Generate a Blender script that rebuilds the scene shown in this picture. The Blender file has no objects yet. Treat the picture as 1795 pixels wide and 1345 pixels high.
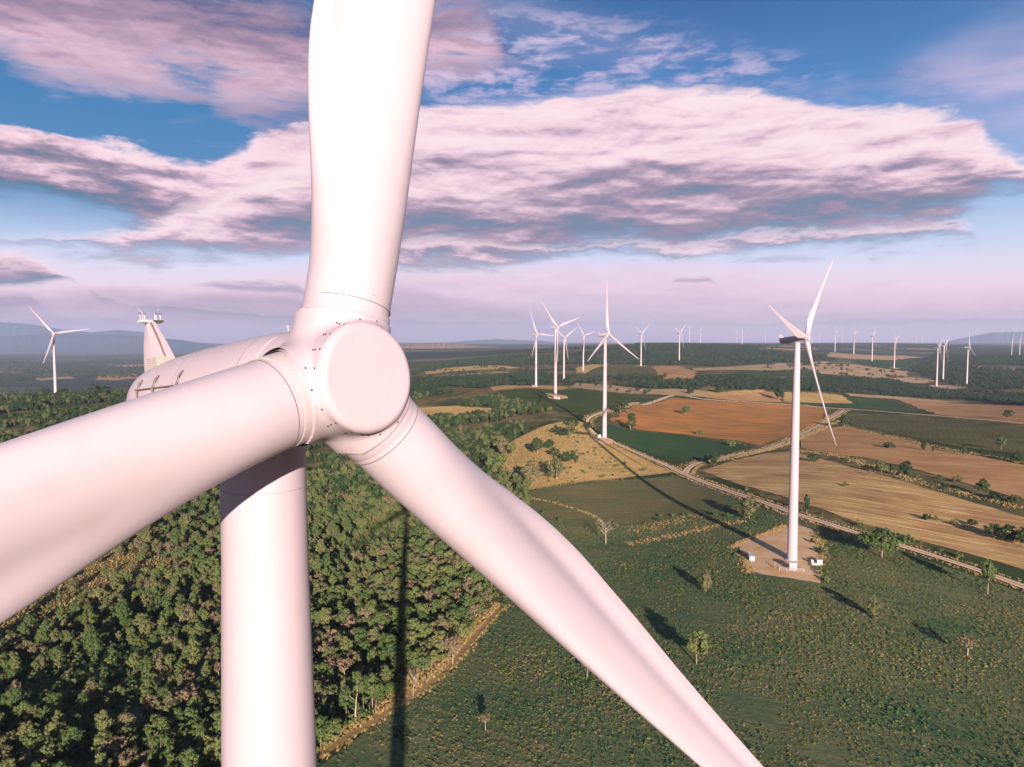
import bpy, bmesh, math, random
import numpy as np
from mathutils import Vector, Matrix, Euler

random.seed(7); rng = np.random.default_rng(7)
SC = bpy.context.scene
COL = SC.collection
R = math.radians

# ------------------------------------------------------------------ camera
W0, H0, F0 = 1795.0, 1345.0, 1243.0        # pixel frame used for surveying the place
HORIZON = 598.0
PITCH = math.atan((H0/2-HORIZON)/F0)
EYE = Vector((0, 0, 100.0))
cam = bpy.data.objects.new('camera', bpy.data.cameras.new('camera'))
cam.data.sensor_fit = 'HORIZONTAL'; cam.data.sensor_width = 36.0
cam.data.lens = 36.0*F0/W0
cam.data.clip_start = 0.5; cam.data.clip_end = 200000
cam.location = EYE; cam.rotation_euler = (math.pi/2-PITCH, 0, 0)
COL.objects.link(cam); SC.camera = cam

# ------------------------------------------------------------------ sun, exposure
SUN_EL, SUN_AZ = 13.5, -8.0                # shadows run to azimuth -8 (left of straight ahead)
sd = bpy.data.lights.new('sun', 'SUN'); sd.energy = 5.0; sd.angle = R(0.5); sd.color = (1.0, 0.88, 0.80)
sun = bpy.data.objects.new('sun', sd); COL.objects.link(sun)
sun.rotation_euler = Vector((math.sin(R(SUN_AZ))*math.cos(R(SUN_EL)), math.cos(R(SUN_AZ))*math.cos(R(SUN_EL)), -math.sin(R(SUN_EL)))).to_track_quat('-Z', 'Y').to_euler()
SC.view_settings.view_transform = 'Standard'; SC.view_settings.look = 'None'
SC.view_settings.exposure = 1.12; SC.view_settings.gamma = 1.0
SC.cycles.max_bounces = 6; SC.cycles.diffuse_bounces = 3; SC.cycles.glossy_bounces = 2
SC.cycles.transmission_bounces = 3; SC.cycles.transparent_max_bounces = 4; SC.cycles.volume_bounces = 1
SC.cycles.use_denoising = True

# ------------------------------------------------------------------ pixel survey helpers
CP, SP = math.cos(PITCH), math.sin(PITCH)
def ray(u, v):
    x = (u-W0/2)/F0; z = -(v-H0/2)/F0
    return np.array([x, CP+z*SP, -SP+z*CP])
def azel(u, v):
    d = ray(u, v); return math.atan2(d[0], d[1]), math.atan2(d[2], math.hypot(d[0], d[1]))
def at_depth(u, v, d):
    r = ray(u, v); r = r/(CP*r[1]-SP*r[2])
    return np.array(EYE)+r*d
def to_px(P):
    P = np.asarray(P, float)-np.array(EYE)
    dep = P[..., 1]*CP-P[..., 2]*SP; up = P[..., 1]*SP+P[..., 2]*CP
    dep = np.where(np.abs(dep) < 1e-6, 1e-6, dep)
    return W0/2+P[..., 0]/dep*F0, H0/2-up/dep*F0, dep

# ------------------------------------------------------------------ node helper
class NT:
    def __init__(s, nt): s.t = nt; s.n = nt.nodes; s.l = nt.links; s.n.clear()
    def node(s, typ, **kw):
        n = s.n.new(typ)
        for k, v in kw.items(): setattr(n, k, v)
        return n
    def put(s, sock, v):
        if v is None: return
        if isinstance(v, bpy.types.NodeSocket): s.l.new(v, sock)
        else:
            if isinstance(v, (tuple, list)) and len(v) == 3 and sock.type == 'RGBA': v = (*v, 1)
            sock.default_value = v
    def m(s, op, a, b=None, c=None, clamp=False):
        n = s.node('ShaderNodeMath', operation=op, use_clamp=clamp)
        for i, v in enumerate((a, b, c)): s.put(n.inputs[i], v)
        return n.outputs[0]
    def mix(s, f, a, b, blend='MIX'):
        n = s.node('ShaderNodeMix', data_type='RGBA', blend_type=blend)
        s.put(n.inputs[0], f); s.put(n.inputs[6], a); s.put(n.inputs[7], b); return n.outputs[2]
    def noise(s, vec, scale, detail=4, rough=.55, dist=0.0, out=0):
        n = s.node('ShaderNodeTexNoise'); s.put(n.inputs['Vector'], vec); n.inputs['Scale'].default_value = scale
        n.inputs['Detail'].default_value = detail; n.inputs['Roughness'].default_value = rough; n.inputs['Distortion'].default_value = dist
        return n.outputs[out]
    def ramp(s, f, stops, interp='LINEAR'):
        n = s.node('ShaderNodeValToRGB'); n.color_ramp.interpolation = interp
        e = n.color_ramp.elements
        while len(e) > len(stops): e.remove(e[-1])
        while len(e) < len(stops): e.new(0.5)
        for el, (p, c) in zip(e, stops):
            el.position = p; el.color = (*c, 1) if not isinstance(c, (int, float)) else (c, c, c, 1)
        s.put(n.inputs[0], f); return n.outputs[0]
    def sstep(s, x, a, b):
        n = s.node('ShaderNodeMapRange', interpolation_type='SMOOTHSTEP'); s.put(n.inputs[0], x)
        s.put(n.inputs[1], a); s.put(n.inputs[2], b); n.inputs[3].default_value = 0; n.inputs[4].default_value = 1
        return n.outputs[0]
    def curve(s, x, pts):
        n = s.node('ShaderNodeFloatCurve'); c = n.mapping.curves[0]
        while len(c.points) < len(pts): c.points.new(0.5, 0.5)
        for p, (a, b) in zip(c.points, pts): p.location = (a, b); p.handle_type = 'AUTO_CLAMPED'
        n.mapping.use_clip = False; n.mapping.update(); s.put(n.inputs['Value'], x); return n.outputs[0]
    def vec(s, x, y, z):
        n = s.node('ShaderNodeCombineXYZ')
        for i, v in enumerate((x, y, z)): s.put(n.inputs[i], v)
        return n.outputs[0]

def s2l(r, g, b):
    f = lambda c: ((c/255+.055)/1.055)**2.4 if c > 10 else c/255/12.92
    return (f(r), f(g), f(b))

# ------------------------------------------------------------------ world: sky and clouds
EXPO = 2.0**SC.view_settings.exposure
def sky_c(r, g, b, k=1.0):                  # a sky colour in background units (strength 0.1)
    return tuple(c*k/EXPO*10 for c in s2l(r, g, b))
def build_world():
    w = bpy.data.worlds.new('World'); SC.world = w; w.use_nodes = True
    t = NT(w.node_tree)
    gen = t.node('ShaderNodeTexCoord').outputs['Generated']
    sep = t.node('ShaderNodeSeparateXYZ'); t.put(sep.inputs[0], gen)
    x, y, z = sep.outputs
    az = t.m('ARCTAN2', x, y)
    el = t.m('ARCSINE', z)
    A0, AS = -0.75, 1.5
    azn = t.m('PINGPONG', t.m('DIVIDE', t.m('SUBTRACT', az, A0), AS), 1.0)
    sky = t.node('ShaderNodeTexSky', sky_type='NISHITA'); sky.sun_disc = False
    sky.sun_elevation = R(SUN_EL); sky.sun_rotation = R(180+SUN_AZ); sky.altitude = 400
    sky.air_density = 1.0; sky.dust_density = 1.0; sky.ozone_density = 2.0
    # texture space: stretched sideways, as flat cloud decks seen from the side
    azu = t.m('MULTIPLY', azn, AS)
    P = t.vec(azu, t.m('MULTIPLY', el, 4.8), 0.0)
    P2 = t.vec(azu, t.m('MULTIPLY', el, 3.4), 3.7)
    nb = t.noise(P, 4.8, 9, .60, .3)             # billows
    nf = t.noise(P2, 15.0, 9, .64, .25)            # fine
    nL = t.noise(P, 2.2, 3, .5)
    def shifted(P_, d):
        n = t.node('ShaderNodeVectorMath', operation='ADD'); t.put(n.inputs[0], P_); n.inputs[1].default_value = (0, d, 0); return n.outputs[0]
    emb = t.m('ADD', t.m('MULTIPLY', t.m('SUBTRACT', nb, t.noise(shifted(P, .06), 4.8, 9, .60, .3)), 1.9), t.m('MULTIPLY', t.m('SUBTRACT', nf, t.noise(shifted(P2, .02), 15.0, 9, .64, .25)), .7))
    warp = t.m('ADD', t.m('MULTIPLY', t.m('SUBTRACT', nb, .5), .062), t.m('MULTIPLY', t.m('SUBTRACT', nf, .5), .055))
    # clear sky colour over height: physical sky, graded towards the deep blue seen here
    grade = t.ramp(t.m('DIVIDE', el, .55), [(0.0, (1.0, .80, .86)), (.16, (1.0, .86, .92)), (.40, (.75, .78, 1.0)), (.75, (.42, .55, .85)), (1.0, (.34, .46, .74))])
    clear = t.mix(1.0, sky.outputs[0], grade, 'MULTIPLY')
    base = t.ramp(t.m('DIVIDE', el, .55), [(0.0, sky_c(150, 142, 172)), (.055, sky_c(172, 158, 186)), (.12, sky_c(243, 216, 232)), (.17, sky_c(228, 218, 242)), (.24, sky_c(196, 212, 242)),
                  (.36, sky_c(142, 188, 230)), (.55, sky_c(78, 138, 198)), (.78, sky_c(46, 90, 150)), (1.0, sky_c(38, 66, 118))])
    col = t.mix(.85, clear, base)
    # teal-blue patches between the clouds on the left and in the middle
    teal = t.sstep(azn, .70, .30)
    col = t.mix(t.m('MULTIPLY', t.m('MULTIPLY_ADD', teal, .55, .2), t.sstep(el, .09, .2)), col, sky_c(34, 118, 172))
    def edge(pts, gap=None):
        if gap: pts = [(u, v+(45 if abs(v-w) < 3 else 0)) for (u, v), (_, w) in zip(pts, gap)] if len(pts) == len(gap) and all(abs(p[0]-g[0]) < 1 for p, g in zip(pts, gap)) else pts
        q = sorted(((azel(u, v)[0]-A0)/AS, azel(u, v)[1]) for u, v in pts)
        q = [(0.0, q[0][1])]+[p for p in q if 0 < p[0] < 1]+[(1.0, q[-1][1])]
        return t.curve(azn, q)
    def bank(col, top, bot, st, sb, wt, stops, opac=1.0, wb=1.0, dens=None, tn=.35):
        e1 = t.m('MULTIPLY_ADD', warp, wt, el); e2 = t.m('MULTIPLY_ADD', warp, wb, el)
        T, B = edge(top, bot), edge(bot)
        m = t.m('MULTIPLY', t.sstep(e1, t.m('ADD', T, st), t.m('SUBTRACT', T, st)), t.sstep(e2, t.m('SUBTRACT', B, sb), t.m('ADD', B, sb)))
        h = t.m('DIVIDE', t.m('SUBTRACT', e2, B), t.m('MAXIMUM', t.m('SUBTRACT', T, B), .004))
        h = t.m('ADD', h, t.m('ADD', t.m('MULTIPLY', t.m('SUBTRACT', nb, .5), tn*2.4), t.m('MULTIPLY', t.m('SUBTRACT', nf, .5), tn*1.0)))
        h = t.m('ADD', h, t.m('MULTIPLY', emb, min(1.0, tn*1.75)))
        c = t.ramp(h, stops)
        if dens is not None: m = t.m('MULTIPLY', m, dens)
        return t.mix(t.m('MULTIPLY', m, opac), col, c)
    thin = t.sstep(nb, .40, .62)
    puff = t.sstep(t.m('ADD', t.m('MULTIPLY', nf, .6), t.m('MULTIPLY', nb, .4)), .47, .60)
    S_big = [(0.0, sky_c(112, 132, 160)), (.10, sky_c(138, 134, 160)), (.26, sky_c(160, 142, 167)), (.42, sky_c(196, 170, 190)), (.58, sky_c(232, 200, 215)), (.78, sky_c(250, 220, 229)), (1.0, sky_c(255, 230, 236))]
    S_left = [(0.0, sky_c(80, 120, 150)), (.25, sky_c(138, 128, 155)), (.45, sky_c(170, 150, 172)), (.62, sky_c(222, 188, 205)), (.85, sky_c(252, 220, 230)), (1.0, sky_c(255, 226, 234))]
    S_top = [(0.0, sky_c(228, 192, 208)), (.28, sky_c(202, 168, 188)), (.55, sky_c(172, 144, 168)), (.85, sky_c(142, 126, 156)), (1.0, sky_c(112, 108, 146))]
    S_pink = [(0.0, sky_c(205, 180, 205)), (.5, sky_c(236, 200, 218)), (1.0, sky_c(243, 212, 226))]
    S_grey = [(0.0, sky_c(134, 124, 152)), (.5, sky_c(158, 142, 170)), (1.0, sky_c(200, 175, 198))]
    S_wisp = [(0.0, sky_c(190, 180, 220)), (1.0, sky_c(225, 205, 230))]
    # low pink veil and the mauve bank over the left horizon
    col = bank(col, [(-60, 505), (300, 500), (700, 470), (1200, 468), (1500, 490), (1860, 500)], [(-60, 560), (600, 540), (900, 540), (1300, 560), (1860, 560)], .02, .03, .35, S_pink, .75, .3)
    col = bank(col, [(-60, 520), (300, 515), (560, 515), (760, 520), (950, 548), (1150, 575), (1860, 580)], [(-60, 640), (900, 640), (1860, 640)], .012, .02, .3, S_grey, .85, .2, tn=.25)
    # small flat clouds low on the left
    col = bank(col, [(-60, 440), (0, 446), (60, 455), (118, 492), (180, 530), (600, 560), (1860, 560)], [(-60, 500), (60, 500), (118, 494), (180, 530), (600, 560), (1860, 560)], .006, .006, .5, S_left, .95, .4, tn=.3)
    col = bank(col, [(-60, 520), (40, 520), (140, 538), (360, 497), (400, 493), (520, 497), (600, 530), (1150, 505), (1190, 485), (1240, 487), (1290, 510), (1860, 560)],
                    [(-60, 545), (40, 540), (140, 538), (360, 500), (400, 507), (520, 510), (600, 530), (1150, 505), (1190, 492), (1240, 494), (1290, 510), (1860, 560)], .004, .004, .35, [(0, sky_c(140, 130, 160)), (1, sky_c(168, 150, 180))], .7, .35)
    # bank on the left, sloping down to the right
    col = bank(col, [(-60, 195), (0, 215), (150, 236), (250, 262), (330, 288), (400, 272), (470, 232), (560, 215), (650, 210), (720, 225), (760, 330), (1860, 330)],
                    [(-60, 335), (0, 338), (90, 345), (180, 362), (300, 395), (430, 408), (540, 418), (680, 430), (760, 330), (1860, 330)], .006, .014, .9, S_left, 1.0, 1.1, tn=.38)
    # streaks trailing from the upper left cloud
    col = bank(col, [(-60, 20), (150, 60), (320, 150), (420, 170), (560, 165), (700, 165), (800, 190), (1860, 190)], [(-60, 20), (150, 60), (320, 215), (420, 238), (560, 262), (700, 250), (800, 190), (1860, 190)], .02, .02, .8, S_top, .8, .9, dens=thin)
    # large grey-pink cloud upper left
    col = bank(col, [(-60, -170), (150, -150), (330, -40), (480, -10), (560, 30), (700, -30), (800, -15), (850, 10), (900, 110), (1860, 110)],
                    [(-60, 60), (0, 88), (60, 130), (150, 150), (300, 172), (420, 185), (540, 170), (700, 130), (830, 130), (900, 110), (1860, 110)], .03, .022, 1.1, S_top, .97, 1.1, tn=.34, dens=t.sstep(nb, .26, .44))
    # puffy cirrus in the top middle, soft veils top right
    col = bank(col, [(-60, -300), (640, -300), (760, 60), (880, 20), (1000, 20), (1150, 50), (1300, 90), (1420, 110), (1500, 150), (1860, 150)],
                    [(-60, -300), (640, -300), (760, 170), (900, 190), (1050, 170), (1200, 150), (1300, 145), (1420, 140), (1500, 150), (1860, 150)], .03, .03, .8, S_wisp, .85, .8, dens=puff)
    col = bank(col, [(-60, -300), (1400, 130), (1560, 135), (1640, 90), (1720, 60), (1860, 20)], [(-60, -300), (1400, 130), (1560, 140), (1660, 180), (1760, 230), (1860, 230)], .05, .05, .6, S_wisp, .9, .6, dens=t.sstep(nL, .34, .58))
    # the big pink bank on the right
    col = bank(col, [(-60, 420), (560, 260), (680, 200), (760, 188), (850, 182), (960, 172), (1080, 158), (1200, 154), (1330, 164), (1450, 182), (1560, 192), (1650, 200), (1700, 215), (1740, 250), (1800, 276), (1860, 285)],
                    [(-60, 420), (560, 440), (680, 452), (760, 455), (900, 452), (1000, 440), (1150, 432), (1300, 428), (1420, 420), (1540, 405), (1650, 392), (1720, 350), (1770, 325), (1860, 318)], .009, .024, .95, S_big, 1.0, 1.4, tn=.36)
    col = bank(col, [(-60, 460), (640, 440), (700, 424), (800, 420), (900, 426), (990, 436), (1080, 428), (1250, 424), (1330, 414), (1480, 404), (1600, 392), (1690, 392), (1740, 412), (1860, 412)],
                    [(-60, 460), (640, 440), (700, 456), (800, 458), (900, 460), (990, 446), (1080, 440), (1250, 444), (1330, 440), (1480, 428), (1600, 414), (1690, 404), (1740, 412), (1860, 412)], .008, .016, .7, S_big, .85, .9, tn=.5)
    bg = t.node('ShaderNodeBackground'); bg.inputs[1].default_value = 0.1
    t.put(bg.inputs[0], col)
    o = t.node('ShaderNodeOutputWorld'); t.l.new(bg.outputs[0], o.inputs[0])
    w.cycles.sampling_method = 'MANUAL'; w.cycles.sample_map_resolution = 1024
build_world()

# ------------------------------------------------------------------ object helpers
def tag(o, label=None, cat=None, group=None, kind=None):
    if label: o['label'] = label
    if cat: o['category'] = cat
    if group: o['group'] = group
    if kind: o['kind'] = kind
    return o
def empty(name, loc=(0, 0, 0), rz=0.0):
    o = bpy.data.objects.new(name, None); COL.objects.link(o)
    o.location = loc; o.rotation_euler = (0, 0, rz); o.empty_display_size = .1; return o
def np_mesh(name, verts, faces=None, mat=None, smooth=False, quads=None):
    """mesh from arrays; quads = (n,4) array"""
    me = bpy.data.meshes.new(name)
    verts = np.asarray(verts, np.float32)
    if quads is not None:
        q = np.asarray(quads, np.int32); k = q.shape[1]
        me.vertices.add(len(verts)); me.vertices.foreach_set('co', verts.ravel())
        me.loops.add(q.size); me.loops.foreach_set('vertex_index', q.ravel())
        me.polygons.add(len(q)); me.polygons.foreach_set('loop_start', np.arange(0, q.size, k, dtype=np.int32))
        me.update(calc_edges=True)
    else:
        me.from_pydata(verts.tolist(), [], faces or [])
    if mat: me.materials.append(mat)
    if smooth: me.polygons.foreach_set('use_smooth', [True]*len(me.polygons))
    me.update(); return me
def link(name, me, parent=None, loc=None):
    o = bpy.data.objects.new(name, me); COL.objects.link(o)
    if parent is not None: o.parent = parent
    if loc is not None: o.location = loc
    return o
def bm_mesh(name, bm, mat=None, smooth=False, angle=None):
    bmesh.ops.recalc_face_normals(bm, faces=bm.faces)
    me = bpy.data.meshes.new(name); bm.to_mesh(me); bm.free()
    if mat: me.materials.append(mat)
    if smooth: me.polygons.foreach_set('use_smooth', [True]*len(me.polygons))
    if angle: me.set_sharp_from_angle(angle=R(angle))
    return me
def bm_tube(bm, pts, rad, n=8, cap=True):
    pts = [Vector(p) for p in pts]; rings = []
    for i, p in enumerate(pts):
        d = (pts[min(i+1, len(pts)-1)]-pts[max(i-1, 0)]).normalized()
        a = Vector((0, 0, 1)) if abs(d.z) < .9 else Vector((1, 0, 0))
        u = d.cross(a).normalized(); v = d.cross(u)
        r = rad[i] if isinstance(rad, (list, tuple)) else rad
        rings.append([bm.verts.new(p+(u*math.cos(2*math.pi*k/n)+v*math.sin(2*math.pi*k/n))*r) for k in range(n)])
    for a, b in zip(rings, rings[1:]):
        for k in range(n): bm.faces.new((a[k], a[(k+1) % n], b[(k+1) % n], b[k]))
    if cap: bm.faces.new(rings[0]); bm.faces.new(rings[-1])
def bm_lathe(bm, prof, n=48, axis='Z'):
    """prof: (r, h) pairs along the axis; axis Z or -Y"""
    rings = []
    for r, h in prof:
        ring = []
        for k in range(n):
            a = 2*math.pi*k/n; c, s = r*math.cos(a), r*math.sin(a)
            ring.append(bm.verts.new((c, s, h) if axis == 'Z' else (c, -h, s)))
        rings.append(ring)
    for a, b in zip(rings, rings[1:]):
        for k in range(n): bm.faces.new((a[k], a[(k+1) % n], b[(k+1) % n], b[k]))
    if prof[0][0] > 1e-3: bm.faces.new(rings[0])
    if prof[-1][0] > 1e-3: bm.faces.new(rings[-1])
def bm_box(bm, c, s, rot=None, bev=0.0):
    g = bmesh.ops.create_cube(bm, size=1.0)['verts']
    M = Matrix.Translation(Vector(c)) @ (rot.to_4x4() if rot else Matrix.Identity(4)) @ Matrix.Diagonal((*s, 1))
    bmesh.ops.transform(bm, matrix=M, verts=g)
    if bev:
        es = list({e for v in g for e in v.link_edges})
        bmesh.ops.bevel(bm, geom=es, offset=bev, segments=2, affect='EDGES', profile=.5)

# ------------------------------------------------------------------ materials
def principled(name, color=None, rough=.6, spec=.3, build=None, bump=None):
    m = bpy.data.materials.new(name); m.use_nodes = True; t = NT(m.node_tree)
    b = t.node('ShaderNodeBsdfPrincipled'); o = t.node('ShaderNodeOutputMaterial'); t.l.new(b.outputs[0], o.inputs[0])
    b.inputs['Roughness'].default_value = rough; b.inputs['Specular IOR Level'].default_value = spec
    c = build(t, b) if build else color
    if c is not None: t.put(b.inputs['Base Color'], c)
    return m
def obj_coord(t): return t.node('ShaderNodeTexCoord').outputs['Object']
def world_pos(t): return t.node('ShaderNodeNewGeometry').outputs['Position']

def paint_build(base, amt=.06):
    def f(t, b):
        p = obj_coord(t)
        n = t.noise(p, .9, 5, .6); g = t.noise(p, 9.0, 3, .6)
        ms = t.node('ShaderNodeMapping'); t.put(ms.inputs[0], p); ms.inputs['Scale'].default_value = (7.0, 7.0, .35)
        stk = t.sstep(t.noise(ms.outputs[0], 1.0, 5, .65), .56, .80)
        c = t.mix(t.m('MULTIPLY', t.sstep(n, .45, .75), amt*6, clamp=True), base, tuple(k*q for k, q in zip(base, (.90, .86, .82))))
        c = t.mix(t.m('MULTIPLY', t.sstep(g, .6, .8), .12), c, tuple(k*.8 for k in base))
        c = t.mix(t.m('MULTIPLY', stk, .16), c, tuple(k*q for k, q in zip(base, (.80, .74, .68))))
        t.put(b.inputs['Roughness'], t.m('MULTIPLY_ADD', n, .2, .32))
        return c
    return f
M_PAINT = principled('turbine_paint', rough=.4, spec=.35, build=paint_build((.445, .35, .365)))
M_BLADE = principled('blade_gelcoat', rough=.35, spec=.4, build=paint_build((.455, .362, .377), .05))
M_COLLAR = principled('collar_paint', rough=.45, build=paint_build((.43, .345, .335), .10))
M_DARK = principled('dark_metal', (.05, .045, .045), .5)
M_BROWN = principled('brown_rail', (.16, .11, .09), .6)
M_LOUVRE = principled('louvre_cream', rough=.6, build=lambda t, b: t.mix(t.sstep(t.m('SINE', t.m('MULTIPLY', (lambda s: (t.put(s.inputs[0], obj_coord(t)), s.outputs[2])[1])(t.node('ShaderNodeSeparateXYZ')), 90.0)), .2, .6), (.42, .35, .29), (.28, .23, .19)))
M_SEAM = principled('seam_sealant', (.20, .16, .155), .7)
M_CONCRETE = principled('concrete', rough=.9, build=lambda t, b: t.mix(t.noise(obj_coord(t), 3, 6), (.36, .31, .27), (.52, .46, .42)))
M_CABINET = principled('cabinet_white', rough=.5, build=paint_build((.50, .42, .41)))

# ------------------------------------------------------------------ terrain
TURB = [  # hub px, base px, a blade tip px, depth override, label
 dict(n=1, hub=(942.5, 584.6), base=(939.5, 678), tip=(930, 543)),
 dict(n=2, hub=(977.8, 571), base=(973.8, 697), tip=(950, 524)),
 dict(n=3, hub=(991, 594.5), base=(988, 670.8), tip=(1007, 578)),
 dict(n=4, hub=(1024.7, 588.6), base=(1021.5, 651.5), tip=(1014.5, 566)),
 dict(n=5, hub=(1066.7, 590), base=(1059, 774), tip=(1063.5, 503)),
 dict(n=6, hub=(1126, 582.7), base=(1124.5, 640), tip=(1114.4, 570)),
 dict(n=7, hub=(1193, 586.5), base=(1191, 638.7), tip=(1184, 577)),
 dict(n=8, hub=(1209.4, 580), base=(1209, 607.3), tip=(1209.7, 566)),
 dict(n=9, hub=(1228.4, 580), base=(1228, 606.5), tip=(1231, 570)),
 dict(n=10, hub=(1292.6, 582), base=(1292, 600), tip=(1293, 574.5)),
 dict(n=11, hub=(1302, 583), base=(1301, 608.5), tip=(1302, 570.5)),
 dict(n=12, hub=(1342.7, 588), base=(1342, 604), tip=(1343, 579)),
 dict(n=0, hub=(1413, 591), base=(1381, 990), tip=(1449.6, 458)),
 dict(n=13, hub=(1424.6, 585), base=(1422, 606), tip=(1424.6, 575)),
 dict(n=14, hub=(1438, 584), base=(1436.7, 601), tip=(1438, 576)),
 dict(n=15, hub=(1465.7, 584), base=(1463, 617), tip=(1464.5, 567)),
 dict(n=16, hub=(1477.5, 585), base=(1477, 601), tip=(1477.5, 577)),
 dict(n=17, hub=(1499, 584), base=(1497, 621.5), tip=(1498, 570)),
 dict(n=18, hub=(1531.6, 588.4), base=(1529.4, 633), tip=(1533.8, 573)),
 dict(n=19, hub=(1571, 597.7), base=(1568.4, 648), tip=(1568, 581)),
 dict(n=20, hub=(1607, 590), base=(1606.5, 605), tip=(1607, 583)),
 dict(n=27, hub=(1618, 589), base=(1617.5, 603), tip=(1618, 582)),
 dict(n=21, hub=(1647, 611.6), base=(1643.8, 680.6), tip=(1643.5, 595)),
 dict(n=22, hub=(1658, 604), base=(1654, 667), tip=(1654, 587.5)),
 dict(n=23, hub=(1700, 610), base=(1694.5, 678), tip=(1699.8, 571)),
 dict(n=24, hub=(1776, 592), base=(1773.7, 624), tip=(1776.5, 581)),
 dict(n=25, hub=(1790, 592), base=(1788, 624.6), tip=(1790.7, 580.7)),
 dict(n=26, hub=(94.8, 585.4), base=(101, 698), tip=(54, 542)),
]
HUB_H = 98.0
ctrl = []
for T in TURB:
    T['d'] = HUB_H*F0/math.hypot(T['base'][0]-T['hub'][0], T['base'][1]-T['hub'][1])
    p = at_depth(T['hub'][0], T['hub'][1], T['d'])
    T['p'] = (p[0], p[1], p[2]-HUB_H); ctrl.append(T['p'])
for u, v, d in [(1130, 606, 3300), (1000, 615, 3000), (900, 625, 2800), (800, 638, 2500), (740, 650, 2300), (1290, 607, 4300), (1400, 640, 2300), (1300, 655, 1700), (760, 672, 1300), (860, 680, 1150), (1100, 655, 1750)]:
    ctrl.append(tuple(at_depth(u, v, d)))
ctrl += [(-6.5, 20, 0), (-30, 150, -2), (-75, 420, -14), (-120, 300, -10), (-230, 330, -16), (-350, 500, -12), (-420, 800, 2), (60, 200, -1), (120, 180, -1), (180, 300, 3), (70, 690, 14), (20, 560, 6), (200, 500, 4), (350, 600, 2),
         (30, 420, -2), (-40, 700, -6), (-650, 1150, 12), (-300, 1150, 4), (0, 60, 0), (-60, 100, -3), (560, 1300, -6), (200, 1100, 8)]
def sm(x, a, b):
    t = np.clip((x-a)/(b-a), 0, 1); return t*t*(3-2*t)
def z_base(az, d):
    d = np.maximum(d, 1.0)
    right = 12*sm(d, 400, 1500)+25*sm(d, 2200, 4500)+14*sm(d, 5000, 9000)
    left = -8*sm(d, 100, 350)+20*sm(d, 500, 1050)-92*sm(d, 1150, 2300)
    f = sm(az, R(-8.5), R(-13)) * (1-sm(np.abs(az), R(100), R(140)))
    return right*(1-f)+left*f
CT = np.array(ctrl)
caz, cd = np.arctan2(CT[:, 0], CT[:, 1]), np.hypot(CT[:, 0], CT[:, 1])
def qxy(az, d): return np.stack([np.asarray(az)/.13, np.log(np.maximum(d, 15.0))/.30], -1)
CQ = qxy(caz, cd)
K = np.exp(-.5*((CQ[:, None]-CQ[None])**2).sum(-1))
CWt = np.linalg.solve(K+.03*np.eye(len(K)), CT[:, 2]-z_base(caz, cd))
NA, NR, RMIN, RMAX = 1080, 440, 2.0, 22000.0
ga = np.linspace(-math.pi, math.pi, NA+1); gl = np.linspace(math.log(RMIN), math.log(RMAX), NR)
gA, gL = np.meshgrid(ga, gl, indexing='ij'); gD = np.exp(gL)
gZ = z_base(gA, gD)
Q = qxy(gA, gD)
for i in range(len(CQ)): gZ += CWt[i]*np.exp(-.5*((Q-CQ[i])**2).sum(-1))
gZ[-1] = gZ[0]
# gentle rolling relief
gX, gY = gD*np.sin(gA), gD*np.cos(gA)
gZ += .5*np.sin(gX/47+1.3)*np.cos(gY/61) + 1.2*np.sin(gX/190+gY/240)*sm(gD, 300, 900) + 3.0*np.sin(gX/520+.6)*np.cos(gY/430+gX/900)*sm(gD, 2500, 5000)
def ground(x, y):
    x = np.asarray(x, float); y = np.asarray(y, float)
    a = (np.arctan2(x, y)+math.pi)/(2*math.pi)*NA; l = (np.log(np.maximum(np.hypot(x, y), RMIN))-gl[0])/(gl[1]-gl[0])
    i = np.clip(a.astype(int), 0, NA-1); j = np.clip(l.astype(int), 0, NR-2); fa = a-i; fl = np.clip(l-j, 0, 1)
    return gZ[i, j]*(1-fa)*(1-fl)+gZ[i+1, j]*fa*(1-fl)+gZ[i, j+1]*(1-fa)*fl+gZ[i+1, j+1]*fa*fl
def px_ground(u, v, dmax=30000):
    """the ground point seen at a pixel"""
    r = ray(u, v); r = r/math.hypot(r[0], r[1])
    ds = np.exp(np.linspace(math.log(60), math.log(dmax), 900))
    zz = EYE[2]+r[2]*ds - ground(r[0]*ds, r[1]*ds)
    k = np.argmax(zz < 0)
    if zz[k] >= 0: k = len(ds)-1
    if k == 0: d = ds[0]
    else: d = ds[k-1]+(ds[k]-ds[k-1])*zz[k-1]/(zz[k-1]-zz[k]) if zz[k] < 0 else ds[k]
    return np.array([r[0]*d, r[1]*d, float(ground(r[0]*d, r[1]*d))])
for T in TURB:
    T['z'] = float(ground(T['p'][0], T['p'][1]))

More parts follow.
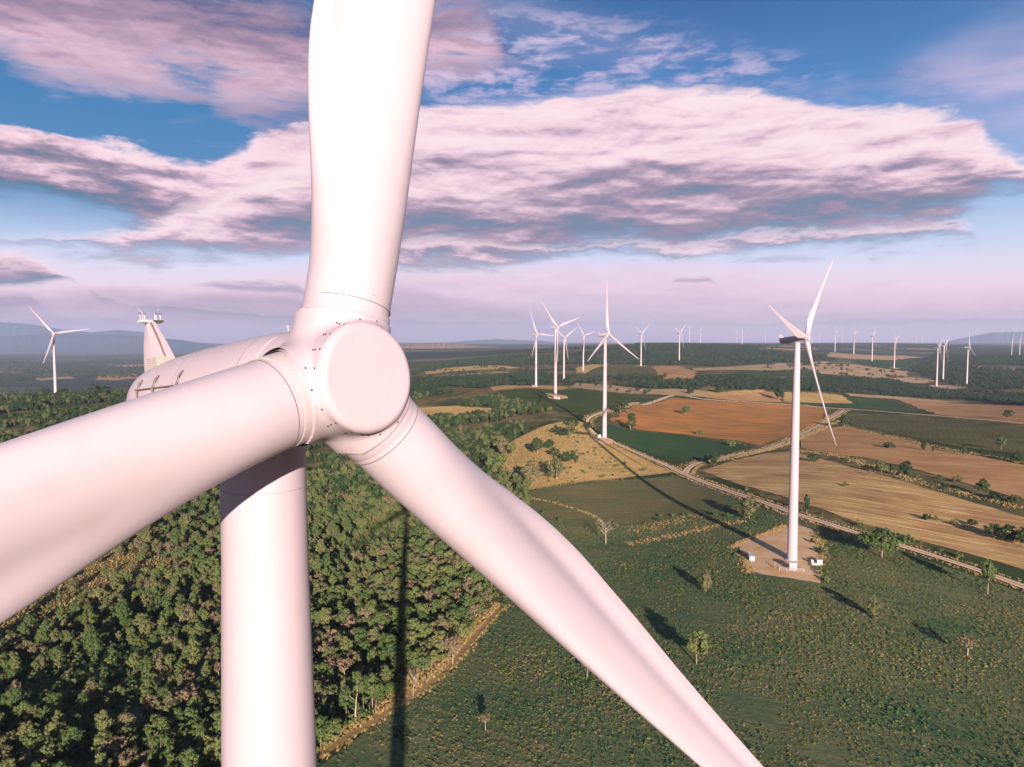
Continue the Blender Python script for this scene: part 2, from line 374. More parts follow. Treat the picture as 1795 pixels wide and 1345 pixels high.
def ground_build(t, b):
    p = world_pos(t)
    n1 = t.noise(p, .006, 6, .6); n2 = t.noise(p, .05, 6, .62); n3 = t.noise(p, .6, 4, .65)
    c = t.ramp(n2, [(.30, (.060, .070, .028)), (.46, (.13, .105, .045)), (.58, (.24, .165, .07)), (.75, (.34, .23, .11))])
    g = t.ramp(n2, [(.35, (.030, .055, .022)), (.6, (.055, .075, .03)), (.75, (.10, .095, .045))])
    c = t.mix(t.sstep(n1, .42, .55), g, c)
    c = t.mix(t.m('MULTIPLY', t.sstep(n3, .35, .7), .45), c, (.05, .055, .025))
    sp = t.node('ShaderNodeSeparateXYZ'); t.put(sp.inputs[0], p)
    d = t.m('SQRT', t.m('ADD', t.m('POWER', sp.outputs[0], 2.0), t.m('POWER', sp.outputs[1], 2.0)))
    # the far plain: broad strips of farmland
    st = t.noise(t.vec(t.m('MULTIPLY', sp.outputs[0], .0009), t.m('MULTIPLY', sp.outputs[1], .0016), 0.0), 1.0, 6, .62)
    far = t.ramp(st, [(.36, (.030, .055, .035)), (.50, (.05, .07, .045)), (.58, (.16, .13, .09)), (.70, (.30, .24, .17))])
    c = t.mix(t.sstep(d, 1800.0, 3200.0), c, far)
    bp = t.node('ShaderNodeBump'); bp.inputs['Strength'].default_value = .6; bp.inputs['Distance'].default_value = .5
    t.put(bp.inputs['Height'], n3); t.l.new(bp.outputs[0], b.inputs['Normal'])
    return c
M_GROUND = principled('dry_scrub_ground', rough=1.0, spec=0.0, build=ground_build)
def build_ground():
    V = np.stack([gX[:-1], gY[:-1], gZ[:-1]], -1).reshape(-1, 3)
    i, j = np.meshgrid(np.arange(NA), np.arange(NR-1), indexing='ij'); i2 = (i+1) % NA
    q = np.stack([i*NR+j, i*NR+j+1, i2*NR+j+1, i2*NR+j], -1).reshape(-1, 4)
    me = np_mesh('ground', V, quads=q, mat=M_GROUND, smooth=True)
    o = link('ground', me); tag(o, kind='structure')
build_ground()

# ------------------------------------------------------------------ wind turbines
YAW, TILT = R(48.7), R(6.6)
OVER = 3.64                                  # rotor centre ahead of the tower axis
RB = 50.5
ROOT_R = 1.12
def lerp_tab(x, tab):
    xs, ys = zip(*tab); return np.interp(x, xs, ys)
def smooth_tab(x, tab):                     # smooth interpolation of a table
    xs = np.array([p[0] for p in tab]); ys = np.array([p[1] for p in tab])
    m = np.gradient(ys, xs); k = np.clip(np.searchsorted(xs, x)-1, 0, len(xs)-2); h = xs[k+1]-xs[k]; t = np.clip((x-xs[k])/h, 0, 1)
    return (2*t**3-3*t**2+1)*ys[k]+(t**3-2*t**2+t)*h*m[k]+(-2*t**3+3*t**2)*ys[k+1]+(t**3-t**2)*h*m[k+1]
CHORD = [(1.8, 2.26), (3.0, 2.30), (4.5, 2.52), (6.0, 2.82), (7.5, 3.12), (9.0, 3.34), (11, 3.42), (14, 3.22), (20, 2.62), (28, 2.02), (36, 1.48), (44, .98), (48.5, .62), (50.3, .22), (50.5, .08)]
LEOFF = [(1.8, 1.12), (4, 1.12), (9, 1.02), (14, .95), (20, .80), (28, .62), (36, .46), (44, .30), (50.5, .05)]
THICK = [(1.8, 1.0), (3.0, .98), (4.5, .80), (6.0, .63), (7.5, .51), (9.0, .43), (11, .36), (14, .30), (20, .25), (28, .21), (36, .18), (50.5, .15)]
TWIST = [(1.8, 14), (8, 14), (12, 10.5), (20, 6.0), (30, 2.5), (40, .8), (50.5, -.5)]
ROUND = [(1.8, 1.0), (2.8, 1.0), (4.2, .86), (6.2, .52), (8.5, .22), (11, .05), (13, 0), (50.5, 0)]
def blade_mesh(name, nr, nc, r0=1.8):
    rs = np.concatenate([np.linspace(r0, 14, nr//2, endpoint=False), np.linspace(14, 48, nr-nr//2-4, endpoint=False), [48, 49.3, 50.1, 50.45]])
    th = np.linspace(0, 2*math.pi, nc, endpoint=False)
    V = []
    for r in rs:
        c = float(smooth_tab(np.array(r), CHORD)); t = float(smooth_tab(np.array(r), THICK)); le = float(smooth_tab(np.array(r), LEOFF))
        w = float(np.clip(smooth_tab(np.array(r), ROUND), 0, 1)); tw = R(float(smooth_tab(np.array(r), TWIST)))
        x = (1-np.cos(th))/2                 # 0 at LE (th=0) .. 1 at TE (th=pi)
        side = np.where(th <= math.pi, 1.0, -1.0)     # +1 suction (+Y), -1 pressure (-Y)
        yt = 5*t*(.2969*np.sqrt(x)-.126*x-.3516*x**2+.2843*x**3-.1015*x**4)
        yt = yt+.012*x*(1-w)
        camb = .055*np.sin(math.pi*x**.8)
        groove = np.where(side < 0, .062*np.exp(-((x-.70)/.17)**2)*min(1.0, (1-w)*1.15)*(.45+.55*np.interp(r, [5, 14, 40], [1.0, .75, .35])), 0.0)
        ya = side*yt*np.where(side < 0, .92, 1.05)+camb*(.6+.4*t)+groove
        yc = .5*np.sin(th)*1.0
        y = ya*(1-w)+yc*t*w
        X = le-x*c; Y = y*c
        Xr = X*math.cos(tw)+Y*math.sin(tw); Yr = -X*math.sin(tw)+Y*math.cos(tw)
        pre = -.0009*max(r-6, 0)**2
        V += [(a, b+pre, r) for a, b in zip(Xr, Yr)]
    n = len(rs); faces = []
    for i in range(n-1):
        for k in range(nc): faces.append((i*nc+k, i*nc+(k+1) % nc, (i+1)*nc+(k+1) % nc, (i+1)*nc+k))
    faces.append(tuple(range(nc))); faces.append(tuple((n-1)*nc+k for k in range(nc)))
    bm = bmesh.new(); vs = [bm.verts.new(v) for v in V]
    for f in faces: bm.faces.new([vs[i] for i in f])
    return bm_mesh(name, bm, M_BLADE, True, 50)

def surface_nets(f, lo, hi, step):
    lo, hi = np.array(lo), np.array(hi); n = np.ceil((hi-lo)/step).astype(int)+1
    ax = [lo[i]+step*np.arange(n[i]) for i in range(3)]
    G = np.meshgrid(*ax, indexing='ij'); F = f(*G); S = F < 0
    acc = np.zeros(tuple(n-1)+(3,)); cnt = np.zeros(tuple(n-1))
    def sl(o): return tuple(slice(o[i], n[i]-1+o[i]) for i in range(3))
    corners = [(a, b, c) for a in (0, 1) for b in (0, 1) for c in (0, 1)]
    for a in corners:
        for k in range(3):
            if a[k]: continue
            b = tuple(1 if i == k else a[i] for i in range(3))
            fa, fb = F[sl(a)], F[sl(b)]; cr = (fa < 0) != (fb < 0)
            t = np.where(cr, fa/np.where(cr, fa-fb, 1), 0)
            for i in range(3): acc[..., i] += np.where(cr, a[i]+(t if i == k else 0), 0)
            cnt += cr
    act = cnt > 0; idx = -np.ones(act.shape, int); idx[act] = np.arange(act.sum())
    cell = np.stack(np.nonzero(act), -1)
    V = lo+step*(cell+acc[act]/cnt[act][:, None])
    quads = []
    for k in range(3):
        i, j = (k+1) % 3, (k+2) % 3
        s0 = [slice(1, n[q]-1) for q in range(3)]; s0[k] = slice(0, n[k]-1)
        s1 = list(s0); s1[k] = slice(1, n[k])
        cr = S[tuple(s0)] != S[tuple(s1)]; first = S[tuple(s0)][cr]
        e = np.stack(np.nonzero(cr), -1)+np.array([s.start for s in s0])
        ei, ej = np.eye(3, dtype=int)[i], np.eye(3, dtype=int)[j]
        g = lambda p: idx[p[:, 0], p[:, 1], p[:, 2]]
        q = np.stack([g(e-ei-ej), g(e-ej), g(e), g(e-ei)], -1)
        q[~first] = q[~first][:, ::-1]; quads.append(q)
    return V, np.vstack(quads)

def smin(a, b, k): h = np.clip(.5+.5*(b-a)/k, 0, 1); return b*(1-h)+a*h-k*h*(1-h)
ROTOR_TH = R(15.6)
SP_FRONT, SP_BACK = 1.52, 1.55
def rot_matrix(theta):                      # rotor frame of one blade, in turbine space (z from hub)
    return Matrix.Rotation(-TILT, 4, 'X') @ Matrix.Rotation(theta, 4, 'Y')
def spinner_field(X, Y, Z):                 # rotor frame at rotor angle 0, axis -Y
    a = -Y; r = np.hypot(X, Z)
    prof = 1.40+.12*np.clip((1.2-a)/2.6, 0, 1)          # slightly wider at the back
    rd = .21
    dx = r-prof+rd; dz = np.maximum(a-SP_FRONT, -SP_BACK-a)+rd
    body = np.minimum(np.maximum(dx, dz), 0)+np.hypot(np.maximum(dx, 0), np.maximum(dz, 0))-rd
    f = body; bores = np.full(X.shape, 9.0)
    for k in range(3):
        th = 2*math.pi*k/3; ux, uz = math.sin(th), math.cos(th)
        al = X*ux+Z*uz; pr = np.hypot(X*uz-Z*ux, Y)
        stub = np.maximum(pr-1.265, np.maximum(al-1.62, -al))
        f = smin(f, stub, .02+.20*np.clip((r-1.0)/.3, 0, 1))
        bores = np.minimum(bores, np.maximum(pr-1.20, 1.05-al))
    return np.maximum(f, -bores)

def build_parts():
    P = {}
    P['blade_hi'] = blade_mesh('blade', 120, 96); P['blade_lo'] = blade_mesh('blade_far', 34, 20, 1.2)
    # tower: tapered tube with flange seams
    prof = [(2.2, 0), (2.18, 4), (2.02, 20), (1.86, 40), (1.70, 60), (1.52, 76), (1.36, 87), (1.235, 92.5), (1.20, 96.05)]
    bm = bmesh.new(); bm_lathe(bm, prof, 96); P['tower_hi'] = bm_mesh('tower', bm, M_PAINT, True, 40)
    bm = bmesh.new(); bm_lathe(bm, prof, 24); P['tower_lo'] = bm_mesh('tower_far', bm, M_PAINT, True, 40)
    bm = bmesh.new(); bm_lathe(bm, [(1.205, -.006), (1.222, -.003), (1.222, .003), (1.205, .006)], 96); P['tower_seam'] = bm_mesh('flange_seam', bm, M_SEAM, True)
    # spinner
    V, Qd = surface_nets(spinner_field, (-1.8, -1.7, -1.8), (1.8, 1.8, 1.8), .036)
    me = np_mesh('spinner', V, quads=Qd, mat=M_PAINT, smooth=True); P['spinner_hi'] = me
    V, Qd = surface_nets(spinner_field, (-1.8, -1.7, -1.8), (1.8, 1.8, 1.8), .2)
    P['spinner_lo'] = np_mesh('spinner_far', V, quads=Qd, mat=M_PAINT, smooth=True)
    # root collar of a blade, in blade frame
    bm = bmesh.new(); bm_lathe(bm, [(1.12, 1.2), (1.16, 1.2), (1.16, 1.84), (1.15, 1.87), (1.12, 1.88)], 72); P['collar'] = bm_mesh('root_collar', bm, M_COLLAR, True, 35)
    bm = bmesh.new(); bm_lathe(bm, [(1.1, 2.03), (1.143, 2.03), (1.143, 2.05), (1.1, 2.05)], 72); P['root_seam'] = bm_mesh('root_seam', bm, M_SEAM, True)
    # hub behind the openings
    bm = bmesh.new(); bm_lathe(bm, [(1.0, -1.5), (1.05, -1.2), (1.05, 1.0), (.9, 1.2)], 32, '-Y'); P['hub'] = bm_mesh('hub_casting', bm, M_DARK, True, 40)
    # nacelle along -Y (front) to +Y (rear), origin at rotor centre
    nprof = [(0.0, -11.4), (.35, -11.38), (.75, -11.25), (1.08, -10.95), (1.30, -10.45), (1.42, -9.7), (1.50, -8.6), (1.56, -7.0), (1.58, -5.0), (1.58, -3.2), (1.54, -2.0), (1.49, -1.62), (1.3, -1.6)]
    bm = bmesh.new(); bm_lathe(bm, nprof, 72, '-Y'); P['nacelle_hi'] = bm_mesh('nacelle', bm, M_PAINT, True, 40)
    bm = bmesh.new(); bm_lathe(bm, nprof, 20, '-Y'); P['nacelle_lo'] = bm_mesh('nacelle_far', bm, M_PAINT, True, 40)
    # tail mast (fin) standing on the rear of the nacelle
    def fin(hi):
        bm = bmesh.new()
        sec = []
        for z, y0, y1, w in [(.2, 9.3, 11.2, .30), (1.0, 9.35, 11.55, .30), (1.55, 9.5, 11.58, .27), (2.2, 10.05, 11.58, .21), (3.02, 10.85, 11.42, .14)]:
            if not hi: w *= 1.4
            sec.append([bm.verts.new(p) for p in [(-w*.35, y0, z), (w*.35, y0, z), (w, (y0+y1)/2, z), (w*.6, y1, z), (-w*.6, y1, z), (-w, (y0+y1)/2, z)]])
        for a, b in zip(sec, sec[1:]):
            for k in range(6): bm.faces.new((a[k], a[(k+1) % 6], b[(k+1) % 6], b[k]))
        bm.faces.new(sec[0]); bm.faces.new(sec[-1])
        return bm_mesh('tail_mast', bm, M_PAINT, True, 20)
    P['fin_hi'] = fin(True); P['fin_lo'] = fin(False)
    return P
PARTS = build_parts()

def place(o, M, parent):
    o.parent = parent; o.matrix_basis = M; return o
def turbine(x, y, z, theta, label, hi=False, yaw=YAW):
    root = empty('wind_turbine', (x, y, z), yaw)
    tag(root, label, 'wind turbine', 'wind turbines of the wind farm')
    s = '_hi' if hi else '_lo'
    link('tower', PARTS['tower'+s], root)
    HM = Matrix.Translation((0, -OVER, HUB_H))
    place(link('nacelle', PARTS['nacelle'+s]), HM @ Matrix.Rotation(-TILT, 4, 'X'), root)
    place(link('tail_mast', PARTS['fin'+s]), HM @ Matrix.Rotation(-TILT, 4, 'X'), root)
    spn = place(link('spinner', PARTS['spinner'+s]), HM @ rot_matrix(theta), root)
    bl = []
    for k in range(3):
        M = HM @ rot_matrix(theta+2*math.pi*k/3) @ Matrix.Rotation(R(2.5), 4, 'X') @ Matrix.Rotation(R(-1.9), 4, 'Z')
        bl.append(place(link('blade', PARTS['blade'+s]), M, root))
    return root, spn, bl
def tips(x, y, z, theta, yaw=YAW):
    M0 = Matrix.Translation((x, y, z)) @ Matrix.Rotation(yaw, 4, 'Z') @ Matrix.Translation((0, -OVER, HUB_H))
    out = []
    for k in range(3):
        M = M0 @ rot_matrix(theta+2*math.pi*k/3) @ Matrix.Rotation(R(2.5), 4, 'X') @ Matrix.Rotation(R(-1.9), 4, 'Z'); out.append(M @ Vector((0, -1.7, RB)))
    return np.array(out)
TLABEL = {
 0: 'tall white turbine on the fenced sandy pad beside the dirt road',
 1: 'white turbine standing behind the green field, leftmost in the cluster before the wooded hill',
 2: 'white turbine on the round pale pad in the green field',
 3: 'white turbine rising from dark trees just behind the round pad turbine',
 4: 'white turbine at the left end of the pale hilltop field',
 5: 'white turbine where the dirt road starts beside the dry grass slope',
 6: 'distant turbine with two blades raised in a V above the striped hill field',
 7: 'distant turbine on the hill at the right edge of the striped field',
 8: 'small far turbine on the wooded ridge, left one of a close pair',
 9: 'small far turbine on the wooded ridge, right one of a close pair',
 10: 'tiny hazy turbine close left of a slightly bigger one on the ridge',
 11: 'small turbine on the pale clearing at the end of the wooded ridge',
 12: 'tiny hazy turbine on the horizon just left of the tall turbine nacelle',
 13: 'tiny hazy turbine mostly behind the tall turbine rotor',
 14: 'tiny hazy turbine just right of the tall turbine spinner',
 15: 'distant turbine at the left end of a row across orange clearings',
 16: 'faint hazy turbine between the first two of the distant row',
 17: 'distant turbine second from the left in the row on orange clearings',
 18: 'distant turbine on the pale pad above the dark green field',
 19: 'distant turbine with a raised V of blades beside the orange clearing',
 20: 'faint turbine on the far horizon, left one of two',
 27: 'faint turbine on the far horizon, right one of two',
 21: 'right hand turbine of mid distance, overlapped pair, the nearer one on pale soil',
 22: 'mid distance turbine of an overlapped pair, the farther one with V blades',
 23: 'mid distance turbine with one blade straight up, alone right of the overlapped pair',
 24: 'far turbine near the right picture edge, left one of two',
 25: 'far turbine at the very right picture edge',
 26: 'white turbine on the forest hill at far left before blue mountains',
}
for T in TURB:
    x, y, z = T['p'][0], T['p'][1], T['z']
    # the nacelle stands over the tower: shift so that the rotor sits where it is seen
    x -= math.sin(YAW)*OVER; y += math.cos(YAW)*OVER
    z = float(ground(x, y))-.15
    best = (1e9, 0)
    dz = T['p'][2]-z
    for k in range(120):
        th = R(k); u, v, _ = to_px(tips(x, y, T['p'][2], th))
        e = np.min(np.hypot(u-T['tip'][0], v-T['tip'][1]))
        best = min(best, (e, th))
    T['obj'], T['spn'], T['bl'] = turbine(x, y, z, best[1], TLABEL[T['n']]); T['xyz'] = (x, y, z)

# ---- the near turbine
MAIN = np.array([-4.636-math.sin(YAW)*OVER, 18.457+math.cos(YAW)*OVER]); MZ = 98.944-HUB_H
root, spn, bl = turbine(MAIN[0], MAIN[1], MZ, ROTOR_TH, 'huge close up white turbine, its spinner and blade roots filling the left', hi=True)
def main_details():
    for zz in (94.75,):
        o = link('flange_seam', PARTS['tower_seam'], root); o.location = (0, 0, zz)
    plain = PARTS['collar'].copy(); plain.materials[0] = M_PAINT
    for b in bl:
        link('root_collar', PARTS['collar'] if b is bl[2] else plain, b); link('root_seam', PARTS['root_seam'], b)
    # hub core seen dark through the blade openings
    link('hub_casting', PARTS['hub'], spn)
    # bolt heads round the front edge of the spinner
    bm = bmesh.new(); bm_lathe(bm, [(.026, 0), (.026, .012), (.018, .02), (0, .02)], 10); bolt = bm_mesh('bolt', bm, M_DARK, True, 40)
    n = 18
    for k in range(n):
        an = 2*math.pi*(k+.5)/n+ROTOR_TH
        for a in (1.27, 1.09, 1.01):
            rr = np.linspace(1.2, 1.95, 400); u = np.array([math.sin(an), 0, math.cos(an)])
            f = spinner_field(u[0]*rr, np.full(rr.shape, -a), u[2]*rr)
            j = int(np.argmax(f > 0))
            if j == 0: continue
            p = Vector((u[0]*rr[j], -a, u[2]*rr[j])); e = .02
            F = lambda q: float(spinner_field(np.array(q[0]), np.array(q[1]), np.array(q[2])))
            nrm = Vector([F(p+Vector(d))-F(p-Vector(d)) for d in ((e, 0, 0), (0, e, 0), (0, 0, e))]).normalized()
            M = Matrix.Translation(p-nrm*.004) @ nrm.to_track_quat('Z', 'Y').to_matrix().to_4x4(); place(link('bolt', bolt), M, spn)
    # bolts round the blade root seams
    for b in bl[:1]:
        for k in range(10):
            an = 2*math.pi*k/10
            place(link('bolt', bolt), Matrix.Rotation(an, 4, 'Z') @ Matrix.Translation((0, -1.118, 2.22)) @ Matrix.Rotation(R(90), 4, 'X') @ Matrix.Diagonal((.6, .6, .8, 1)), b)
    nac = [c for c in root.children if c.name.startswith('nacelle')][0]
    mast = [c for c in root.children if c.name.startswith('tail_mast')][0]
    # seams round the nacelle
    for yy, rr in ((6.2, 1.577), (2.35, 1.563)):
        bm = bmesh.new(); bm_lathe(bm, [(rr-.01, -.01), (rr+.006, -.005), (rr+.006, .005), (rr-.01, .01)], 96, '-Y')
        o = link('panel_seam', bm_mesh('panel_seam', bm, M_SEAM, True), nac); o.location = (0, yy, 0)
    # louvred cooler box on the back of the nacelle
    bm = bmesh.new(); bm_box(bm, (0, 0, 0), (.55, .85, .40), bev=.02)
    o = link('cooler_box', bm_mesh('cooler_box', bm, M_LOUVRE), nac); o.location = (-.50, 9.35, 1.38)
    # brown hand rail with three brackets on the near flank
    def on_flank(y, ang, r): return (-r*math.sin(R(ang)), y, r*math.cos(R(ang)))
    bm = bmesh.new(); bm_tube(bm, [on_flank(5.5, 76, 1.66), on_flank(9.1, 72, 1.56)], .022, 8)
    rail = link('hand_rail', bm_mesh('hand_rail', bm, M_BROWN, True, 40), nac)
    for y, r in ((5.7, 1.60), (7.5, 1.58), (8.95, 1.50)):
        bm = bmesh.new(); bm_tube(bm, [on_flank(y, 58, r), on_flank(y, 66, r+.06), on_flank(y, 74, r+.06), on_flank(y, 82, r)], .03, 8)
        link('rail_bracket', bm_mesh('rail_bracket', bm, M_BROWN, True, 40), rail)
    # tail mast fittings: cable ladder, sensor platform, sensors
    bm = bmesh.new(); bm_tube(bm, [(-.14, 9.72, 1.6), (-.12, 10.26, 2.3), (-.1, 10.86, 2.98)], .035, 8)
    link('cable_duct', bm_mesh('cable_duct', bm, M_BROWN, True, 40), mast)
    bm = bmesh.new(); bm_box(bm, (0, 11.1, 3.06), (.80, .28, .10), bev=.01)
    pf = link('sensor_platform', bm_mesh('sensor_platform', bm, M_CABINET), mast)
    bm = bmesh.new(); bm_box(bm, (.21, 10.953, 3.06), (.36, .01, .08)); link('dark_panel', bm_mesh('dark_panel', bm, M_DARK), pf)
    for x in (-.35, -.20, .20, .35):
        bm = bmesh.new(); bm_tube(bm, [(0, 0, 0), (0, 0, .2)], .022, 8); bm_lathe(bm, [(.0, .19), (.035, .2), (.035, .25), (0, .27)], 10)
        o = link('anemometer', bm_mesh('anemometer', bm, M_CABINET, True, 40), pf); o.location = (x, 11.1, 3.11); o.scale = (.75, .75, .75)
        bm = bmesh.new(); bm_box(bm, (0, 0, .31), (.12, .03, .03), Euler((0, R(30), 0)).to_matrix()); d = link('vane', bm_mesh('vane', bm, M_DARK), pf); d.location = (x, 11.1, 3.11); d.scale = (.75, .75, .75)
    for x, sgn in ((-.26, -1), (.16, 1)):
        bm = bmesh.new(); bm_tube(bm, [(0, 0, 0), (0, 0, .34), (sgn*.2, 0, .56)], .014, 6)
        o = link('lightning_rod', bm_mesh('lightning_rod', bm, M_CABINET, True, 40), pf); o.location = (x, 11.1, 3.11); o.scale = (.75, .75, .75)
    # small eye bolt on the spinner shoulder
    bm = bmesh.new(); bm_tube(bm, [(0, 0, 0), (0, 0, .12)], .02, 8); bm_lathe(bm, [(.0, .1), (.05, .12), (.05, .16), (0, .18)], 10)
    o = link('lifting_eye', bm_mesh('lifting_eye', bm, M_COLLAR, True), nac); o.location = (-.05, 1.9, 1.54)
main_details()

# ------------------------------------------------------------------ fields, roads, pads: sheets laid on the ground
def in_poly(u, v, poly):
    u = np.asarray(u, float); v = np.asarray(v, float); c = np.zeros(u.shape, bool)
    n = len(poly)
    for i in range(n):
        (x1, y1), (x2, y2) = poly[i], poly[(i+1) % n]
        if y1 == y2: continue
        hit = ((y1 > v) != (y2 > v)) & (u < (x2-x1)*(v-y1)/(y2-y1)+x1); c ^= hit
    return c
def survey(px): return [tuple(px_ground(u, v)[:2]) for u, v in px]
def drape(name, poly, mat, off, step, jitter=0.0, kind='structure', seed=1):
    rg = random.Random(seed)
    pts = []
    n = len(poly)
    for i in range(n):
        a, b = Vector(poly[i]), Vector(poly[(i+1) % n]); L = (b-a).length; k = max(1, int(L/(step*.6)))
        nr = Vector((-(b-a).y, (b-a).x)).normalized()
        for j in range(k):
            q = a.lerp(b, j/k)
            if jitter and j: q = q+nr*rg.uniform(-jitter, jitter)
            pts.append(q)
    bm = bmesh.new(); vs = [bm.verts.new((p.x, p.y, 0)) for p in pts]; f = bm.faces.new(vs)
    bmesh.ops.triangulate(bm, faces=[f])
    for ax in (0, 1):
        lo = min(p[ax] for p in pts); hi = max(p[ax] for p in pts); c = lo+step
        while c < hi:
            co = [0, 0, 0]; no = [0, 0, 0]; co[ax] = c; no[ax] = 1
            bmesh.ops.bisect_plane(bm, geom=list(bm.verts)+list(bm.edges)+list(bm.faces), plane_co=co, plane_no=no)
            c += step
    X = np.array([v.co.x for v in bm.verts]); Y = np.array([v.co.y for v in bm.verts]); Z = ground(X, Y)+off
    for v, z in zip(bm.verts, Z): v.co.z = z
    for f in bm.faces:
        if f.normal.z < 0: f.normal_flip()
    me = bpy.data.meshes.new(name); bm.to_mesh(me); bm.free(); me.materials.append(mat)
    me.polygons.foreach_set('use_smooth', [True]*len(me.polygons))
    return tag(link(name, me), kind=kind)
def field_mat(name, c1, c2, c3, ang, period, amt=.4, blotch=.02, tuft=.5):
    """soil/crop: blotches, furrows along a heading, fine clods"""
    def f(t, b):
        p = world_pos(t); sp = t.node('ShaderNodeSeparateXYZ'); t.put(sp.inputs[0], p)
        ca, sa = math.cos(R(ang)), math.sin(R(ang))
        al = t.m('ADD', t.m('MULTIPLY', sp.outputs[0], ca), t.m('MULTIPLY', sp.outputs[1], sa))
        ac = t.m('SUBTRACT', t.m('MULTIPLY', sp.outputs[1], ca), t.m('MULTIPLY', sp.outputs[0], sa))
        n1 = t.noise(p, blotch, 6, .62)
        rows = t.noise(t.vec(t.m('MULTIPLY', al, .02), t.m('DIVIDE', ac, period), 0.0), 1.0, 5, .7)
        n3 = t.noise(p, tuft, 4, .7)
        c = t.mix(t.sstep(n1, .36, .62), c1, c2)
        c = t.mix(t.m('MULTIPLY', t.sstep(rows, .44, .66), amt), c, c3)
        ln = t.sstep(t.m('SINE', t.m('ADD', t.m('MULTIPLY', ac, 6.283/(period*1.6)), t.m('MULTIPLY', n1, 9.0))), .15, .8)
        c = t.mix(t.m('MULTIPLY', ln, .30), c, tuple(k*.55 for k in c2))
        big = t.noise(p, blotch*.35, 5, .65)
        c = t.mix(t.m('MULTIPLY', t.sstep(big, .50, .66), .35), c, tuple(.5*(a_+b_) for a_, b_ in zip(c3, (.16, .15, .06))))
        c = t.mix(t.m('MULTIPLY', t.sstep(n3, .48, .72), .45), c, tuple(k*.45 for k in c1))
        bp = t.node('ShaderNodeBump'); bp.inputs['Strength'].default_value = .7; bp.inputs['Distance'].default_value = .35
        t.put(bp.inputs['Height'], t.m('ADD', t.m('MULTIPLY', rows, .6), n3)); t.l.new(bp.outputs[0], b.inputs['Normal'])
        return c
    return principled(name, rough=1.0, spec=0.0, build=f)
FM = {
 'orange': field_mat('orange_soil', (.56, .22, .062), (.43, .19, .062), (.17, .105, .045), 3, 7.0, .9, .012),
 'stubble': field_mat('stubble', (.52, .30, .115), (.34, .175, .075), (.76, .51, .23), -36, 4.5, .85, .025),
 'redsoil': field_mat('red_soil', (.45, .215, .088), (.54, .30, .13), (.26, .135, .06), -20, 4.0, .75, .02),
 'green': field_mat('green_crop', (.055, .085, .028), (.085, .10, .035), (.04, .06, .025), 10, 3.0, .5, .015),
 'deepgreen': field_mat('deep_green_crop', (.036, .085, .036), (.055, .095, .036), (.05, .06, .026), 20, 4.0, .5, .03),
 'olive': field_mat('olive_crop', (.080, .090, .035), (.13, .115, .05), (.17, .125, .055), 60, 3.2, .55, .02),
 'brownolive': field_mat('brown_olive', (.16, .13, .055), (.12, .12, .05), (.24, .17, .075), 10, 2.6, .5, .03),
 'yellow': field_mat('yellow_grass', (.58, .37, .14), (.48, .29, .10), (.30, .21, .08), 30, 6.0, .5, .03),
 'pale': field_mat('pale_soil', (.50, .33, .19), (.42, .26, .14), (.36, .22, .12), 15, 6.0, .4, .02),
 'crop': field_mat('crop_soil', (.065, .108, .052), (.13, .14, .065), (.24, .18, .08), -25, 3.0, .5, .03),
 'patch': field_mat('pale_grass_patch', (.20, .18, .085), (.26, .20, .10), (.14, .14, .06), -25, 3.0, .4, .08),
}
M_ROAD = principled('dirt_road', rough=1.0, spec=0, build=lambda t, b: t.mix(t.noise(world_pos(t), .5, 6, .65), (.52, .34, .21), (.76, .54, .38)))
M_TRACK = principled('grassy_track', rough=1.0, spec=0, build=lambda t, b: t.mix(t.noise(world_pos(t), .6, 6, .7), (.20, .13, .055), (.46, .28, .11)))
M_PAD = principled('sandy_pad', rough=1.0, spec=0, build=lambda t, b: t.mix(t.sstep(t.noise(world_pos(t), .12, 7, .65), .36, .62), (.56, .31, .13), (.62, .41, .24)))
